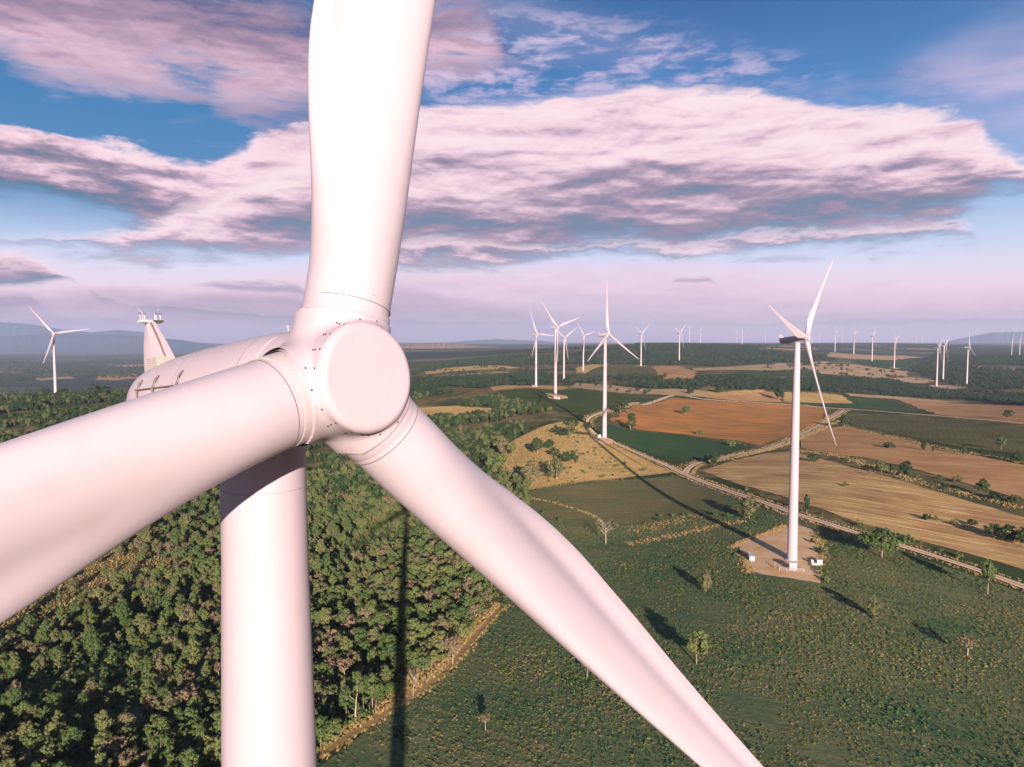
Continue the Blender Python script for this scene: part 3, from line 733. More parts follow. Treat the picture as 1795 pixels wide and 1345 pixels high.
FIELDS = [  # name, material, pixel outline, step
 ('crop_field', 'crop', [(560, 1345), (700, 1232), (800, 1150), (880, 1065), (905, 980), (930, 900), (927, 862), (1060, 845), (1180, 834), (1235, 848), (1300, 878), (1370, 905), (1490, 944), (1600, 976), (1700, 1008), (1795, 1042), (2000, 1110), (2100, 1345), (1700, 1500), (500, 1500)], 14),
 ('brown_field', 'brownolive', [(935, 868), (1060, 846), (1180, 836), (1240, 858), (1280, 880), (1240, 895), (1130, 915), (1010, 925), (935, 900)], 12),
 ('orange_field', 'orange', [(1070, 738), (1110, 713), (1180, 698), (1250, 704), (1350, 709), (1448, 716), (1442, 728), (1436, 740), (1388, 764), (1330, 781), (1280, 772), (1200, 762), (1120, 754)], 22),
 ('green_field', 'deepgreen', [(1060, 742), (1110, 755), (1200, 763), (1285, 776), (1325, 783), (1250, 801), (1205, 806), (1160, 802), (1110, 785), (1068, 768), (1050, 755)], 18),
 ('green_field', 'green', [(868, 688), (940, 682), (1010, 684), (1130, 694), (1080, 712), (1030, 727), (985, 722), (905, 705)], 30),
 ('stubble_field', 'stubble', [(1232, 826), (1280, 810), (1335, 797), (1388, 792), (1450, 808), (1540, 832), (1640, 862), (1795, 908), (2000, 960), (2000, 1060), (1795, 1000), (1700, 972), (1600, 946), (1500, 916), (1400, 880), (1290, 848)], 16),
 ('ploughed_field', 'redsoil', [(1402, 768), (1440, 752), (1480, 748), (1550, 766), (1640, 786), (1795, 816), (2000, 850), (2000, 930), (1795, 878), (1700, 850), (1600, 822), (1520, 804), (1450, 796), (1404, 786)], 20),
 ('olive_field', 'olive', [(1495, 728), (1560, 727), (1650, 735), (1795, 750), (2000, 772), (2000, 835), (1795, 798), (1690, 786), (1600, 768), (1490, 744)], 24),
 ('dark_green_field', 'deepgreen', [(1500, 697), (1560, 700), (1640, 726), (1560, 722), (1470, 714), (1385, 706), (1480, 708)], 30),
 ('yellow_field', 'yellow', [(1372, 688), (1440, 689), (1478, 694), (1496, 708), (1440, 708), (1376, 705)], 30),
 ('ploughed_field', 'redsoil', [(1235, 698), (1280, 689), (1340, 686), (1368, 690), (1368, 706), (1300, 704)], 30),
 ('brown_field', 'redsoil', [(1570, 700), (1640, 704), (1795, 712), (2000, 722), (2000, 760), (1795, 742), (1645, 728), (1600, 712)], 30),
 ('grass_slope', 'yellow', [(1030, 742), (1055, 772), (1110, 796), (1180, 828), (1060, 842), (930, 860), (875, 835), (860, 800), (905, 770), (960, 745), (1000, 738)], 14),
 ('grass_clearing', 'yellow', [(722, 716), (800, 712), (868, 716), (872, 724), (800, 738), (740, 730)], 18),
 ('striped_field', 'redsoil', [(1142, 642), (1190, 642), (1222, 652), (1218, 664), (1170, 666), (1150, 655)], 60),
 ('hill_field', 'olive', [(1040, 650), (1060, 641), (1142, 641), (1150, 655), (1160, 664), (1100, 662), (1030, 660)], 60),
 ('golden_strip', 'yellow', [(742, 652), (780, 646), (830, 642), (870, 641), (912, 645), (880, 648), (830, 650), (780, 653), (748, 657)], 40),
 ('golden_strip', 'yellow', [(722, 664), (770, 660), (830, 655), (880, 652), (905, 655), (870, 660), (820, 664), (760, 665)], 40),
 ('golden_strip', 'yellow', [(858, 679), (900, 676), (960, 676), (1000, 679), (985, 684), (940, 682), (866, 686)], 30),
 ('golden_strip', 'yellow', [(1010, 645), (1035, 640), (1070, 638), (1045, 646), (1025, 656), (1008, 655)], 50),
 ('golden_strip', 'pale', [(900, 629), (960, 626), (1010, 628), (1000, 632), (940, 634)], 90),
 ('golden_strip', 'pale', [(1215, 646), (1290, 643), (1370, 637), (1450, 634), (1450, 637), (1370, 643), (1290, 648), (1220, 651)], 60),
 ('golden_strip', 'yellow', [(1120, 684), (1180, 682), (1260, 688), (1340, 684), (1340, 688), (1250, 697), (1180, 693), (1120, 690)], 30),
 ('golden_strip', 'pale', [(1480, 690), (1560, 694), (1640, 702), (1700, 706), (1640, 706), (1560, 700), (1490, 695)], 30),
 ('golden_strip', 'pale', [(1690, 662), (1740, 668), (1795, 672), (1870, 676), (1870, 684), (1780, 680), (1700, 672)], 50),
 ('golden_strip', 'pale', [(1560, 664), (1600, 662), (1640, 668), (1620, 673), (1570, 671)], 50),
 ('dark_crop_strip', 'deepgreen', [(1300, 650), (1400, 650), (1440, 654), (1400, 660), (1310, 660), (1280, 656)], 50),
 ('pale_field', 'pale', [(1010, 672), (1120, 682), (1240, 688), (1240, 697), (1180, 694), (1090, 690), (1000, 680)], 40),
 ('orange_clearing', 'pale', [(1455, 618), (1495, 622), (1540, 624), (1585, 624), (1620, 628), (1560, 632), (1490, 630), (1450, 626)], 90),
 ('orange_clearing', 'pale', [(1440, 638), (1500, 640), (1590, 652), (1592, 660), (1530, 664), (1440, 656), (1410, 645)], 60),
 ('dark_crop_strip', 'deepgreen', [(1500, 628), (1600, 630), (1700, 636), (1700, 644), (1600, 646), (1500, 636)], 90),
 ('orange_clearing', 'pale', [(1630, 676), (1680, 674), (1720, 680), (1660, 684)], 50),
 ('pale_field', 'pale', [(1340, 645), (1430, 640), (1430, 648), (1340, 650), (1260, 650), (1260, 646)], 60),
 ('brown_field', 'redsoil', [(1700, 640), (1795, 650), (1795, 668), (1740, 662), (1700, 652)], 60),
 ('far_field', 'pale', [(-160, 611), (120, 610.5), (260, 608), (260, 611), (120, 614), (-160, 616)], 300),
 ('far_field', 'redsoil', [(170, 660), (240, 655), (260, 662), (200, 668), (165, 667)], 80),
 ('far_field', 'pale', [(60, 664), (120, 661), (130, 664), (70, 668)], 80),
 ('far_field', 'pale', [(200, 642), (250, 640), (250, 643), (200, 645)], 120),
 ('far_field', 'pale', [(1340, 606), (1400, 608), (1440, 612), (1400, 616), (1340, 612)], 120),
 ('far_field', 'redsoil', [(1560, 611), (1640, 612), (1640, 614), (1560, 613)], 150),
]
for i, (nm, mk, px, st) in enumerate(FIELDS):
    off = .22+.0016*i if i else .15
    far = np.mean([np.hypot(*p) for p in survey(px)])
    drape(nm, survey(px), FM[mk], off+.00045*max(far-300, 0), st, jitter=st*.05*(1 if far < 800 else 2.5), seed=i)

def ribbon(px, w):
    P = [Vector(p) for p in survey(px)]
    # smooth
    Q = []
    for i in range(len(P)-1):
        p0, p1, p2, p3 = P[max(i-1, 0)], P[i], P[i+1], P[min(i+2, len(P)-1)]
        n = max(2, int((p2-p1).length/9))
        for j in range(n):
            t = j/n; Q.append(.5*((2*p1)+(-p0+p2)*t+(2*p0-5*p1+4*p2-p3)*t*t+(-p0+3*p1-3*p2+p3)*t**3))
    Q.append(P[-1]); return Q
def road(name, px, w, off, mat=None):
    Q = ribbon(px, w); V, F = [], []; rg = random.Random(3)
    for i, q in enumerate(Q):
        d = (Q[min(i+1, len(Q)-1)]-Q[max(i-1, 0)]).normalized(); nr = Vector((-d.y, d.x))
        hw = w/2*rg.uniform(.88, 1.12)
        for s in (-1, -.33, .33, 1): p = q+nr*hw*s; V.append((p.x, p.y, 0))
    V = np.array(V); V[:, 2] = ground(V[:, 0], V[:, 1])+off
    for i in range(len(Q)-1):
        for k in range(3): F.append((i*4+k, i*4+k+1, i*4+5+k, i*4+4+k))
    me = np_mesh(name, V, faces=F, mat=mat or M_ROAD, smooth=True); tag(link(name, me), kind='structure'); return Q
ROADS = {
 'main': ([(1052, 768), (1075, 776), (1120, 796), (1165, 815), (1200, 832), (1240, 848), (1290, 866), (1340, 882), (1395, 902), (1450, 919), (1500, 935), (1550, 950), (1600, 964), (1700, 996), (1795, 1030), (1990, 1100)], 5.0),
 'fork': ([(1200, 832), (1206, 822), (1222, 813), (1255, 806), (1300, 796), (1345, 787), (1392, 768), (1440, 743), (1468, 727), (1480, 719)], 5.0),
 'lane': ([(1120, 712), (1180, 694), (1240, 701), (1320, 706), (1400, 711), (1456, 716), (1510, 719), (1600, 726), (1700, 734), (1795, 743), (1990, 765)], 6.0),
 'bend': ([(1052, 768), (1040, 758), (1030, 745), (1034, 733), (1062, 722), (1100, 711), (1120, 706)], 3.5),
}
ROADPTS = {}
for k, (px, w) in ROADS.items(): ROADPTS[k] = road('dirt_road', px, w, .42 if k in ('main', 'fork') else .5)
EDGE_TRACK = [(556, 1330), (600, 1298), (660, 1262), (720, 1222), (780, 1178), (830, 1120), (868, 1076), (885, 1060)]
for k in ('main', 'fork'): road('grassy_strip', ROADS[k][0], .8, .50, M_TRACK)
ROADPTS['track'] = road('field_edge_track', EDGE_TRACK, 2.6, .24, M_TRACK)
drape('sandy_pad', survey([(1290, 950), (1330, 938), (1375, 926), (1400, 922), (1432, 932), (1436, 975), (1440, 1000), (1438, 1024), (1400, 1018), (1335, 1008), (1312, 1000), (1304, 975)]), M_PAD, .36, 5, .5)
drape('turbine_pad', survey([(955, 690), (975, 692), (994, 695), (996, 699), (978, 702), (962, 699)]), M_PAD, .6, 20)
drape('turbine_pad', survey([(1040, 772), (1056, 766), (1075, 772), (1070, 780), (1050, 780)]), M_PAD, .5, 10)
for T in TURB:
    if T['n'] in (0, 2, 5) or T['xyz'][1] > 3600: continue
    x, y, z = T['xyz']; rg = random.Random(T['n'])
    drape('turbine_pad', [(x+rg.uniform(12, 24)*math.cos(a), y+rg.uniform(14, 26)*math.sin(a)) for a in np.linspace(0, 2*math.pi, 11)[:-1]], M_PAD, .45+.0004*y, 12)

# ------------------------------------------------------------------ distant mountains
def mountain(name, prof, d, width, mat):
    """ridge outline (pixels) standing at distance d, with depth and relief"""
    us = np.linspace(prof[0][0], prof[-1][0], 160); vs = np.interp(us, *zip(*prof))
    rg = np.random.default_rng(int(d)); nz = np.convolve(rg.normal(size=190), np.hanning(16)/8, 'same')[:160]
    V, F = [], []; m = 9
    for i, (u, v) in enumerate(zip(us, vs)):
        p = at_depth(u, v, d); top = p[2]+nz[i]*d*.0009
        dr = np.array([p[0], p[1]])/math.hypot(p[0], p[1])
        for j in range(m):
            f = j/(m-1)*2-1; h = (1-abs(f))**1.25; jit = rg.normal()*width*.02*(1-abs(f))
            q = np.array([p[0], p[1]])+dr*(f*width+jit); V.append((q[0], q[1], -80+(top+80)*h*(1+.05*rg.normal()*(0 < abs(f) < 1))))
    for i in range(len(us)-1):
        for j in range(m-1): F.append((i*m+j, i*m+j+1, (i+1)*m+j+1, (i+1)*m+j))
    me = np_mesh(name, np.array(V), faces=F, mat=mat, smooth=True); tag(link(name, me), kind='structure')
M_MOUNT = principled('mountain_haze_blue', rough=1, spec=0, build=lambda t, b: t.mix(t.noise(world_pos(t), .002, 6, .6), (.02, .06, .10), (.05, .09, .13)))  # blue of the distance haze is mixed into the forest colour
M_HILLP = principled('dry_hill', rough=1, spec=0, build=lambda t, b: t.mix(t.noise(world_pos(t), .004, 6, .65), (.20, .13, .09), (.38, .23, .15)))
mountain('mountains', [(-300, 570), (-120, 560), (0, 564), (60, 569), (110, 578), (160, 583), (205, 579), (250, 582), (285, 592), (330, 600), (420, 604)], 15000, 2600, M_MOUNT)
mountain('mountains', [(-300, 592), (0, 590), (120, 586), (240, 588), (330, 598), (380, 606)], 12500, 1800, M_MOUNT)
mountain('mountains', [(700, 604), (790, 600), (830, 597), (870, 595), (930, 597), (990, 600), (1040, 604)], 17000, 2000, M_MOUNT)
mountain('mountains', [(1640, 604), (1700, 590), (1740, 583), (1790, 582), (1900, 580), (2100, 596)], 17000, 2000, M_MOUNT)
mountain('dry_hills', [(600, 622), (680, 608), (730, 602), (770, 601), (810, 603.5), (850, 607), (900, 612), (970, 622)], 6200, 900, M_HILLP)
mountain('dry_hills', [(560, 640), (650, 626), (720, 620), (780, 618), (840, 620), (900, 630)], 4600, 700, M_HILLP)

# ------------------------------------------------------------------ vegetation
def leaf_mat(name, stops, trans=.25, patch=0.0):
    m = bpy.data.materials.new(name); m.use_nodes = True; t = NT(m.node_tree)
    oi = t.node('ShaderNodeObjectInfo').outputs['Random']
    n = t.noise(world_pos(t), .9, 3, .6)
    q = t.m('ADD', t.m('MULTIPLY', oi, .75), t.m('MULTIPLY', t.m('SUBTRACT', n, .3), .6))
    if patch: q = t.m('ADD', t.m('MULTIPLY', q, .7), t.m('MULTIPLY', t.m('SUBTRACT', t.noise(world_pos(t), .022, 5, .6), .36), patch))
    c = t.ramp(q, stops)
    d = t.node('ShaderNodeBsdfDiffuse'); tr = t.node('ShaderNodeBsdfTranslucent'); mx = t.node('ShaderNodeMixShader'); o = t.node('ShaderNodeOutputMaterial')
    t.put(d.inputs[0], c); t.put(tr.inputs[0], c); mx.inputs[0].default_value = trans
    t.l.new(d.outputs[0], mx.inputs[1]); t.l.new(tr.outputs[0], mx.inputs[2]); t.l.new(mx.outputs[0], o.inputs[0]); return m
L_GREEN = leaf_mat('leaves_green', [(0, (.070, .120, .042)), (.35, (.118, .160, .052)), (.6, (.17, .19, .066)), (.85, (.235, .215, .085)), (1, (.28, .21, .10))], .35, .8)
L_DARK = leaf_mat('leaves_dark', [(0, (.028, .058, .024)), (.5, (.045, .075, .028)), (1, (.075, .09, .036))])
L_FAR = leaf_mat('leaves_far', [(0, (.018, .042, .022)), (.5, (.028, .054, .025)), (.85, (.05, .062, .03)), (1, (.10, .075, .045))], .1)
L_OLIVE = leaf_mat('leaves_olive', [(0, (.11, .125, .05)), (.5, (.15, .145, .065)), (1, (.21, .165, .085))])
L_BROWN = leaf_mat('leaves_dry', [(0, (.19, .145, .085)), (1, (.27, .18, .11))])
L_CROP = leaf_mat('crop_leaves', [(0, (.045, .125, .056)), (.36, (.080, .170, .066)), (.55, (.18, .215, .070)), (.78, (.27, .235, .090)), (1, (.36, .27, .12))], .4, 1.6)
L_CROPDRY = leaf_mat('dry_crop_leaves', [(0, (.19, .155, .075)), (1, (.33, .235, .12))])
L_STRAW = leaf_mat('straw', [(0, (.22, .19, .08)), (.25, (.46, .30, .11)), (.6, (.60, .41, .17)), (1, (.74, .56, .28))], .35)
M_BARK = principled('bark', rough=.9, build=lambda t, b: t.mix(t.noise(obj_coord(t), 3, 5), (.14, .10, .07), (.30, .22, .16)))
M_BARKP = principled('pale_bark', rough=.9, build=lambda t, b: t.mix(t.noise(obj_coord(t), 3, 5), (.30, .22, .16), (.52, .40, .30)))

def leaf_quads(C, N, size, rg, asp=.7):
    """C centres, N normals -> quads with random in-plane turn"""
    n = len(C); N = N/np.maximum(np.linalg.norm(N, axis=1, keepdims=True), 1e-6)
    A = rg.normal(size=(n, 3)); U = np.cross(N, A); U /= np.maximum(np.linalg.norm(U, axis=1, keepdims=True), 1e-6); Wv = np.cross(N, U)
    s = size*rg.uniform(.6, 1.35, (n, 1))
    V = np.stack([C-U*s, C+Wv*s*asp, C+U*s, C-Wv*s*asp], 1).reshape(-1, 3)
    return V, np.arange(4*n).reshape(-1, 4)
def crown_mesh(name, H, rad, base, mat, nclump, nleaf, size, seed, top=1.0, flat=1.0):
    """leaf clumps spread through an uneven crown; base = crown base height"""
    rg = np.random.default_rng(seed); cz = (base+H)/2; hz = (H-base)/2
    D = rg.normal(size=(nclump, 3)); D /= np.linalg.norm(D, axis=1, keepdims=True)
    rr = rg.uniform(.35, 1.0, (nclump, 1))**.6*rg.uniform(.75, 1.08, (nclump, 1))
    c = D*rr*np.array([rad, rad, hz*flat]); lob = 1+.22*np.sin(2*np.arctan2(D[:, 1], D[:, 0])+seed)+.15*np.sin(3*np.arctan2(D[:, 1], D[:, 0])+seed*2.1); c[:, :2] *= lob[:, None]
    tz = c[:, 2]/hz; c[:, :2] *= np.clip(1-top*.35*np.maximum(tz, 0)-.25*np.maximum(-tz, 0), .25, 1)[:, None]
    c[:, 2] += cz
    cr = rad*rg.uniform(.20, .40, nclump)*min(1.0, (40/nclump)**.45)
    Cs, Ns = [], []
    for k in range(nclump):
        d = rg.normal(size=(nleaf, 3)); d /= np.linalg.norm(d, axis=1, keepdims=True)
        p = c[k]+d*(cr[k]*rg.uniform(.45, 1.0, (nleaf, 1)))*np.array([1, 1, .75])
        out = (p-np.array([0, 0, cz-hz*.3])); out /= np.maximum(np.linalg.norm(out, axis=1, keepdims=True), 1e-6)
        Cs.append(p); Ns.append(d*.9+out*.5+np.array([0, 0, .35])+rg.normal(size=(nleaf, 3))*.45)
    V, Qd = leaf_quads(np.vstack(Cs), np.vstack(Ns), size, rg)
    return np_mesh(name, V, quads=Qd, mat=mat), c
def trunk_mesh(name, H, r, base, tips_, mat, seed, nl=7, bare=False):
    rg = random.Random(seed); bm = bmesh.new(); lean = Vector((rg.uniform(-.06, .06), rg.uniform(-.06, .06), 0))*H
    n = 6; pts = [lean*(i/(n-1))**1.5+Vector((rg.uniform(-.03, .03)*H*.3, rg.uniform(-.03, .03)*H*.3, (base+(H-base)*.6)*i/(n-1)-.25)) for i in range(n)]
    bm_tube(bm, pts, [r*(1-.72*i/(n-1)) for i in range(n)], 7)
    for k in range(nl):
        t = rg.uniform(.45, .95); i = min(int(t*(n-1)), n-2); a = pts[i].lerp(pts[i+1], t*(n-1)-i)
        e = Vector(tips_[rg.randrange(len(tips_))]) if len(tips_) else a+Vector((rg.uniform(-1, 1), rg.uniform(-1, 1), rg.uniform(.4, 1)))
        if bare:
            an = rg.uniform(0, 6.28); L = H*rg.uniform(.28, .58); e = a+Vector((math.cos(an)*L*.75, math.sin(an)*L*.75, L*rg.uniform(.35, .8)))
        mid = a.lerp(e, .5)+Vector((rg.uniform(-.1, .1), rg.uniform(-.1, .1), .08))*H*.5*.4
        rl = r*.42*(1-.5*t); bm_tube(bm, [a, mid, e], [rl, rl*.65, rl*.2], 5)
        if bare:
            for _ in range(5):
                s = a.lerp(e, rg.uniform(.35, .95)); L = H*rg.uniform(.08, .2); an = rg.uniform(0, 6.28)
                bm_tube(bm, [s, s+Vector((math.cos(an)*L*.7, math.sin(an)*L*.7, L*rg.uniform(.2, .9)))], [rl*.35, rl*.08], 4)
    return bm_mesh(name, bm, mat, True)
KINDS = {}
def kind(key, H, rad, base, mat, ncl, nlf, size, nvar, top=1.0, flat=1.0, bark=M_BARK, r=None, bare=False, nl=7):
    out = []
    for i in range(nvar):
        sd_ = hash_seed = sum(map(ord, key))*13+i*101
        if ncl: cm, c = crown_mesh('crown', H, rad, base, mat, ncl, nlf, size, sd_, top, flat)
        else: cm, c = None, []
        tm = trunk_mesh('trunk', H, r or H*.022, base, c, bark, sd_, nl, bare)
        out.append((cm, tm, H))
    KINDS[key] = out
kind('broad', 10, 3.5, 2.6, L_GREEN, 66, 30, .34, 5)
kind('wide', 9, 4.4, 2.6, L_GREEN, 76, 30, .35, 3, 1.2)
kind('tall', 13, 2.9, 4.4, L_GREEN, 64, 28, .34, 3, .8)
kind('slim', 8, 1.5, 2.0, L_GREEN, 20, 36, .34, 2, .8)
kind('dry', 9, 3.0, 3.5, L_BROWN, 22, 22, .34, 2, bark=M_BARKP, nl=11)
kind('dark', 10, 4.2, 1.6, L_DARK, 46, 44, .45, 3, 1.0)
kind('olive', 10, 3.8, 1.0, L_OLIVE, 36, 40, .40, 3)
kind('column', 9, 2.1, .6, L_DARK, 34, 44, .40, 2, 1.6)
kind('bush', 4, 2.2, .2, L_GREEN, 20, 34, .30, 3)
kind('darkbush', 4, 2.2, .2, L_DARK, 20, 34, .30, 3)
kind('bare', 10, 3.0, 3.0, None, 0, 0, 0, 2, bark=M_BARKP, r=.17, bare=True, nl=20)
kind('pole', 7, 1.0, 4.0, None, 0, 0, 0, 2, bark=M_BARKP, r=.2, bare=True, nl=2)
# light versions for the far woods (one mesh each)
def merged(cm, tm, name):
    bm = bmesh.new(); bm.from_mesh(cm)
    n0 = len(bm.faces); bm.from_mesh(tm); bm.faces.ensure_lookup_table()
    for i in range(n0, len(bm.faces)): bm.faces[i].material_index = 1
    me = bpy.data.meshes.new(name); bm.to_mesh(me); bm.free(); me.materials.append(cm.materials[0]); me.materials.append(tm.materials[0]); return me
LIB = bpy.data.collections.new('plant_library')
def lib(name, meshes):
    c = bpy.data.collections.new(name)
    for i, me in enumerate(meshes): c.objects.link(bpy.data.objects.new('plant_%s_%02d' % (name, i), me))
    return c
C_FOREST = lib('forest_kinds', [merged(a, b, 'tree') for k in ('broad', 'wide', 'tall', 'slim', 'dry', 'olive', 'dark') for a, b, _ in KINDS[k]])
NB = {'broad': (0, 5), 'wide': (5, 8), 'tall': (8, 11), 'slim': (11, 13), 'dry': (13, 15), 'olive': (15, 18), 'dark': (18, 21)}
far_m = []
for i in range(5):
    cm, _ = crown_mesh('far', 9, 4.2+.4*(i % 3), .8, L_FAR, 14, 12, .95, 900+i, 1.0); far_m.append(cm)
C_FAR = lib('wood_kinds', far_m)
def tuft_mesh(name, n, h, spread, w, mat, seed, droop=.5):
    rg = np.random.default_rng(seed); V, Qd = [], []
    for k in range(n):
        a = rg.uniform(0, 6.28); o = np.array([math.cos(a), math.sin(a), 0])*rg.uniform(0, .35)*spread; d = np.array([math.cos(a), math.sin(a), 0])*spread*rg.uniform(.3, 1); hh = h*rg.uniform(.55, 1)
        s = np.array([-math.sin(a), math.cos(a), 0])*w*rg.uniform(.6, 1.3); tip = o+d+np.array([0, 0, hh])
        b = len(V); V += [o-s, o+s, tip+s*.35, tip-s*.35]; Qd.append((b, b+1, b+2, b+3))
    return np_mesh(name, np.array(V), quads=np.array(Qd), mat=mat)
def clump_mesh(name, n, h, rad, size, mat, seed):
    rg = np.random.default_rng(seed); C = rg.normal(size=(n, 3)); C /= np.linalg.norm(C, axis=1, keepdims=True); C *= rg.uniform(.4, 1, (n, 1))
    C = np.abs(C*np.array([1, 1, 1]))*np.sign(np.c_[C[:, :2], np.ones(n)])*np.array([rad, rad, h])
    V, Qd = leaf_quads(C, C+np.array([0, 0, .5])+rg.normal(size=C.shape)*.5, size, rg); return np_mesh(name, V, quads=Qd, mat=mat)
C_CROP = lib('crop_kinds', [clump_mesh('crop', 22, 1.0, .75, .30, L_CROP, 50+i) for i in range(4)]+[clump_mesh('crop_dry', 18, .9, .6, .26, L_CROPDRY, 70)])
C_STRAW = lib('straw_kinds', [tuft_mesh('tuft', 30, 1.15, .75, .055, L_STRAW, 80+i) for i in range(3)])

_ng = {}
def scatter_group(col):
    if col.name in _ng: return _ng[col.name]
    g = bpy.data.node_groups.new('scatter_'+col.name, 'GeometryNodeTree')
    g.interface.new_socket('Geometry', in_out='INPUT', socket_type='NodeSocketGeometry'); g.interface.new_socket('Geometry', in_out='OUTPUT', socket_type='NodeSocketGeometry')
    N = g.nodes; Lk = g.links
    i = N.new('NodeGroupInput'); o = N.new('NodeGroupOutput'); ci = N.new('GeometryNodeCollectionInfo'); ci.inputs['Collection'].default_value = col
    ci.inputs['Separate Children'].default_value = True; ci.inputs['Reset Children'].default_value = True
    inst = N.new('GeometryNodeInstanceOnPoints'); inst.inputs['Pick Instance'].default_value = True
    def attr(nm, ty):
        a = N.new('GeometryNodeInputNamedAttribute'); a.data_type = ty; a.inputs['Name'].default_value = nm; return a.outputs[0]
    e = N.new('FunctionNodeEulerToRotation'); Lk.new(attr('rot', 'FLOAT_VECTOR'), e.inputs[0])
    Lk.new(i.outputs[0], inst.inputs['Points']); Lk.new(ci.outputs[0], inst.inputs['Instance']); Lk.new(attr('idx', 'INT'), inst.inputs['Instance Index'])
    Lk.new(e.outputs[0], inst.inputs['Rotation']); Lk.new(attr('scl', 'FLOAT_VECTOR'), inst.inputs['Scale']); Lk.new(inst.outputs[0], o.inputs[0])
    _ng[col.name] = g; return g
def scatter(name, P, idx, scl, col, label, cat, tilt=.0):
    n = len(P); me = bpy.data.meshes.new(name); me.vertices.add(n); me.vertices.foreach_set('co', np.asarray(P, np.float32).ravel())
    rot = np.zeros((n, 3), np.float32); rot[:, 2] = rng.uniform(0, 6.283, n); rot[:, :2] = rng.normal(0, tilt, (n, 2)) if tilt else 0
    me.attributes.new('rot', 'FLOAT_VECTOR', 'POINT').data.foreach_set('vector', rot.ravel())
    me.attributes.new('scl', 'FLOAT_VECTOR', 'POINT').data.foreach_set('vector', np.asarray(scl, np.float32).ravel())
    me.attributes.new('idx', 'INT', 'POINT').data.foreach_set('value', np.asarray(idx, np.int32))
    o = link(name, me); md = o.modifiers.new('scatter', 'NODES'); md.node_group = scatter_group(col)
    tag(o, label, cat, kind='stuff'); print('SCATTER', name, n); return o
def sample_xy(px, spacing, jit=.5, margin=None, vmin=None):
    """points on a jittered world grid whose ground pixel lies in the pixel outline"""
    S = np.array([px_ground(u, v, 9000)[:2] for u, v in px]); lo, hi = S.min(0)-20, S.max(0)+20
    xs, ys = np.arange(lo[0], hi[0], spacing), np.arange(lo[1], hi[1], spacing)
    X, Y = np.meshgrid(xs, ys); X = X.ravel()+rng.uniform(-jit, jit, X.size)*spacing; Y = Y.ravel()+rng.uniform(-jit, jit, Y.size)*spacing
    k = Y > 30; X, Y = X[k], Y[k]; Z = ground(X, Y)
    u, v, d = to_px(np.stack([X, Y, Z], -1)); k = in_poly(u, v, px)
    return X[k], Y[k], Z[k], u[k], v[k], d[k]
def fbm2(x, y, s, seed=0):
    r = np.random.default_rng(seed); o = np.zeros_like(x)
    for k in range(5):
        a, b, c = r.uniform(0, 6.28, 3); f = s*1.9**k; o += np.sin(x*f*math.cos(a)+y*f*math.sin(a)+b)*np.sin(-x*f*math.sin(a)*.9+y*f*math.cos(a)*1.1+c)*.6**k
    return o

# ---- the dense forest below the turbine
FOREST_PX = [(-420, 715), (-100, 702), (60, 696), (232, 700), (300, 705), (500, 705), (640, 700), (715, 696), (800, 700), (866, 694), (900, 708), (985, 726), (1030, 732), (1014, 750), (960, 742), (905, 768), (862, 800), (874, 832),
             (925, 860), (925, 900), (900, 985), (872, 1050), (800, 1142), (700, 1222), (640, 1262), (575, 1312), (520, 1400), (420, 1560), (-900, 1560), (-900, 900)]
fx, fy, fz, fu, fv, fd = sample_xy(FOREST_PX, 4.7, .5)
clear = in_poly(fu, fv, [(722, 716), (800, 712), (868, 716), (872, 724), (800, 738), (740, 730)])
dens = fbm2(fx, fy, .022, 3)
thinp = in_poly(fu, fv, [(-100, 1060), (40, 1000), (160, 960), (300, 985), (330, 1005), (200, 1030), (120, 1090), (20, 1130), (-100, 1130)])
scrubby = in_poly(fu, fv, [(-200, 900), (200, 880), (420, 880), (420, 1000), (330, 1080), (150, 1120), (-200, 1200)])
keep = ~clear & (~scrubby | (rng.uniform(size=len(fx)) < .62)) & (dens > -1.1+1.1*sm(fd, 500, 800)) & (~thinp | (rng.uniform(size=len(fx)) < .14))
# near the turbine bases keep a clearing
for bx, by in [(MAIN[0], MAIN[1])]+[T['xyz'][:2] for T in TURB]: keep &= np.hypot(fx-bx, fy-by) > 14
fx, fy, fz, fu, fv, fd, dens = [a[keep] for a in (fx, fy, fz, fu, fv, fd, dens)]
nF = len(fx); typ = np.empty(nF, object); rr = rng.uniform(size=nF); dk = fbm2(fx, fy, .03, 9)
for i in range(nF):
    q = rr[i]+.12*dk[i]
    if fd[i] > 430 and rng.uniform() < .62*min(1, (fd[i]-430)/250): typ[i] = 'dark'; continue
    typ[i] = 'broad' if q < .36 else 'wide' if q < .50 else 'tall' if q < .64 else 'olive' if q < .82 else 'slim' if q < .89 else 'dry'
fs = rng.uniform(.36, .92, nF)*(1+.18*np.clip(dens, -1, 1))
# the nearest that the photograph shows become trees of their own
hidden = in_poly(fu, fv-14, [(-50, 760), (300, 690), (530, 640), (720, 720), (1340, 1345), (1240, 1345), (830, 1010), (590, 790), (535, 800), (560, 1400), (380, 1400), (383, 860), (0, 1100), (-50, 1120)])
vis = (fu > 4) & (fu < 1790) & (fv < 1352) & ~hidden
order = np.argsort(np.where(vis, fd, 1e9))[:290]
solo = np.zeros(nF, bool); solo[order] = True
def make_tree(key, var, x, y, z, s, rz, label, group=None, cat='tree', name=None):
    cm, tm, H = KINDS[key][var % len(KINDS[key])]
    if cm is None:
        o = link(name or 'bare_tree', tm)
    else:
        o = empty(name or {'dry': 'dry_tree', 'bush': 'bush', 'darkbush': 'bush'}.get(key, 'broadleaf_tree')); link('trunk', tm, o); link('crown', cm, o)
    o.location = (x, y, z-.1); o.rotation_euler = (0, 0, rz); o.scale = (s[0], s[0], s[1]) if isinstance(s, tuple) else (s, s, s)
    tag(o, label, cat, group); return o
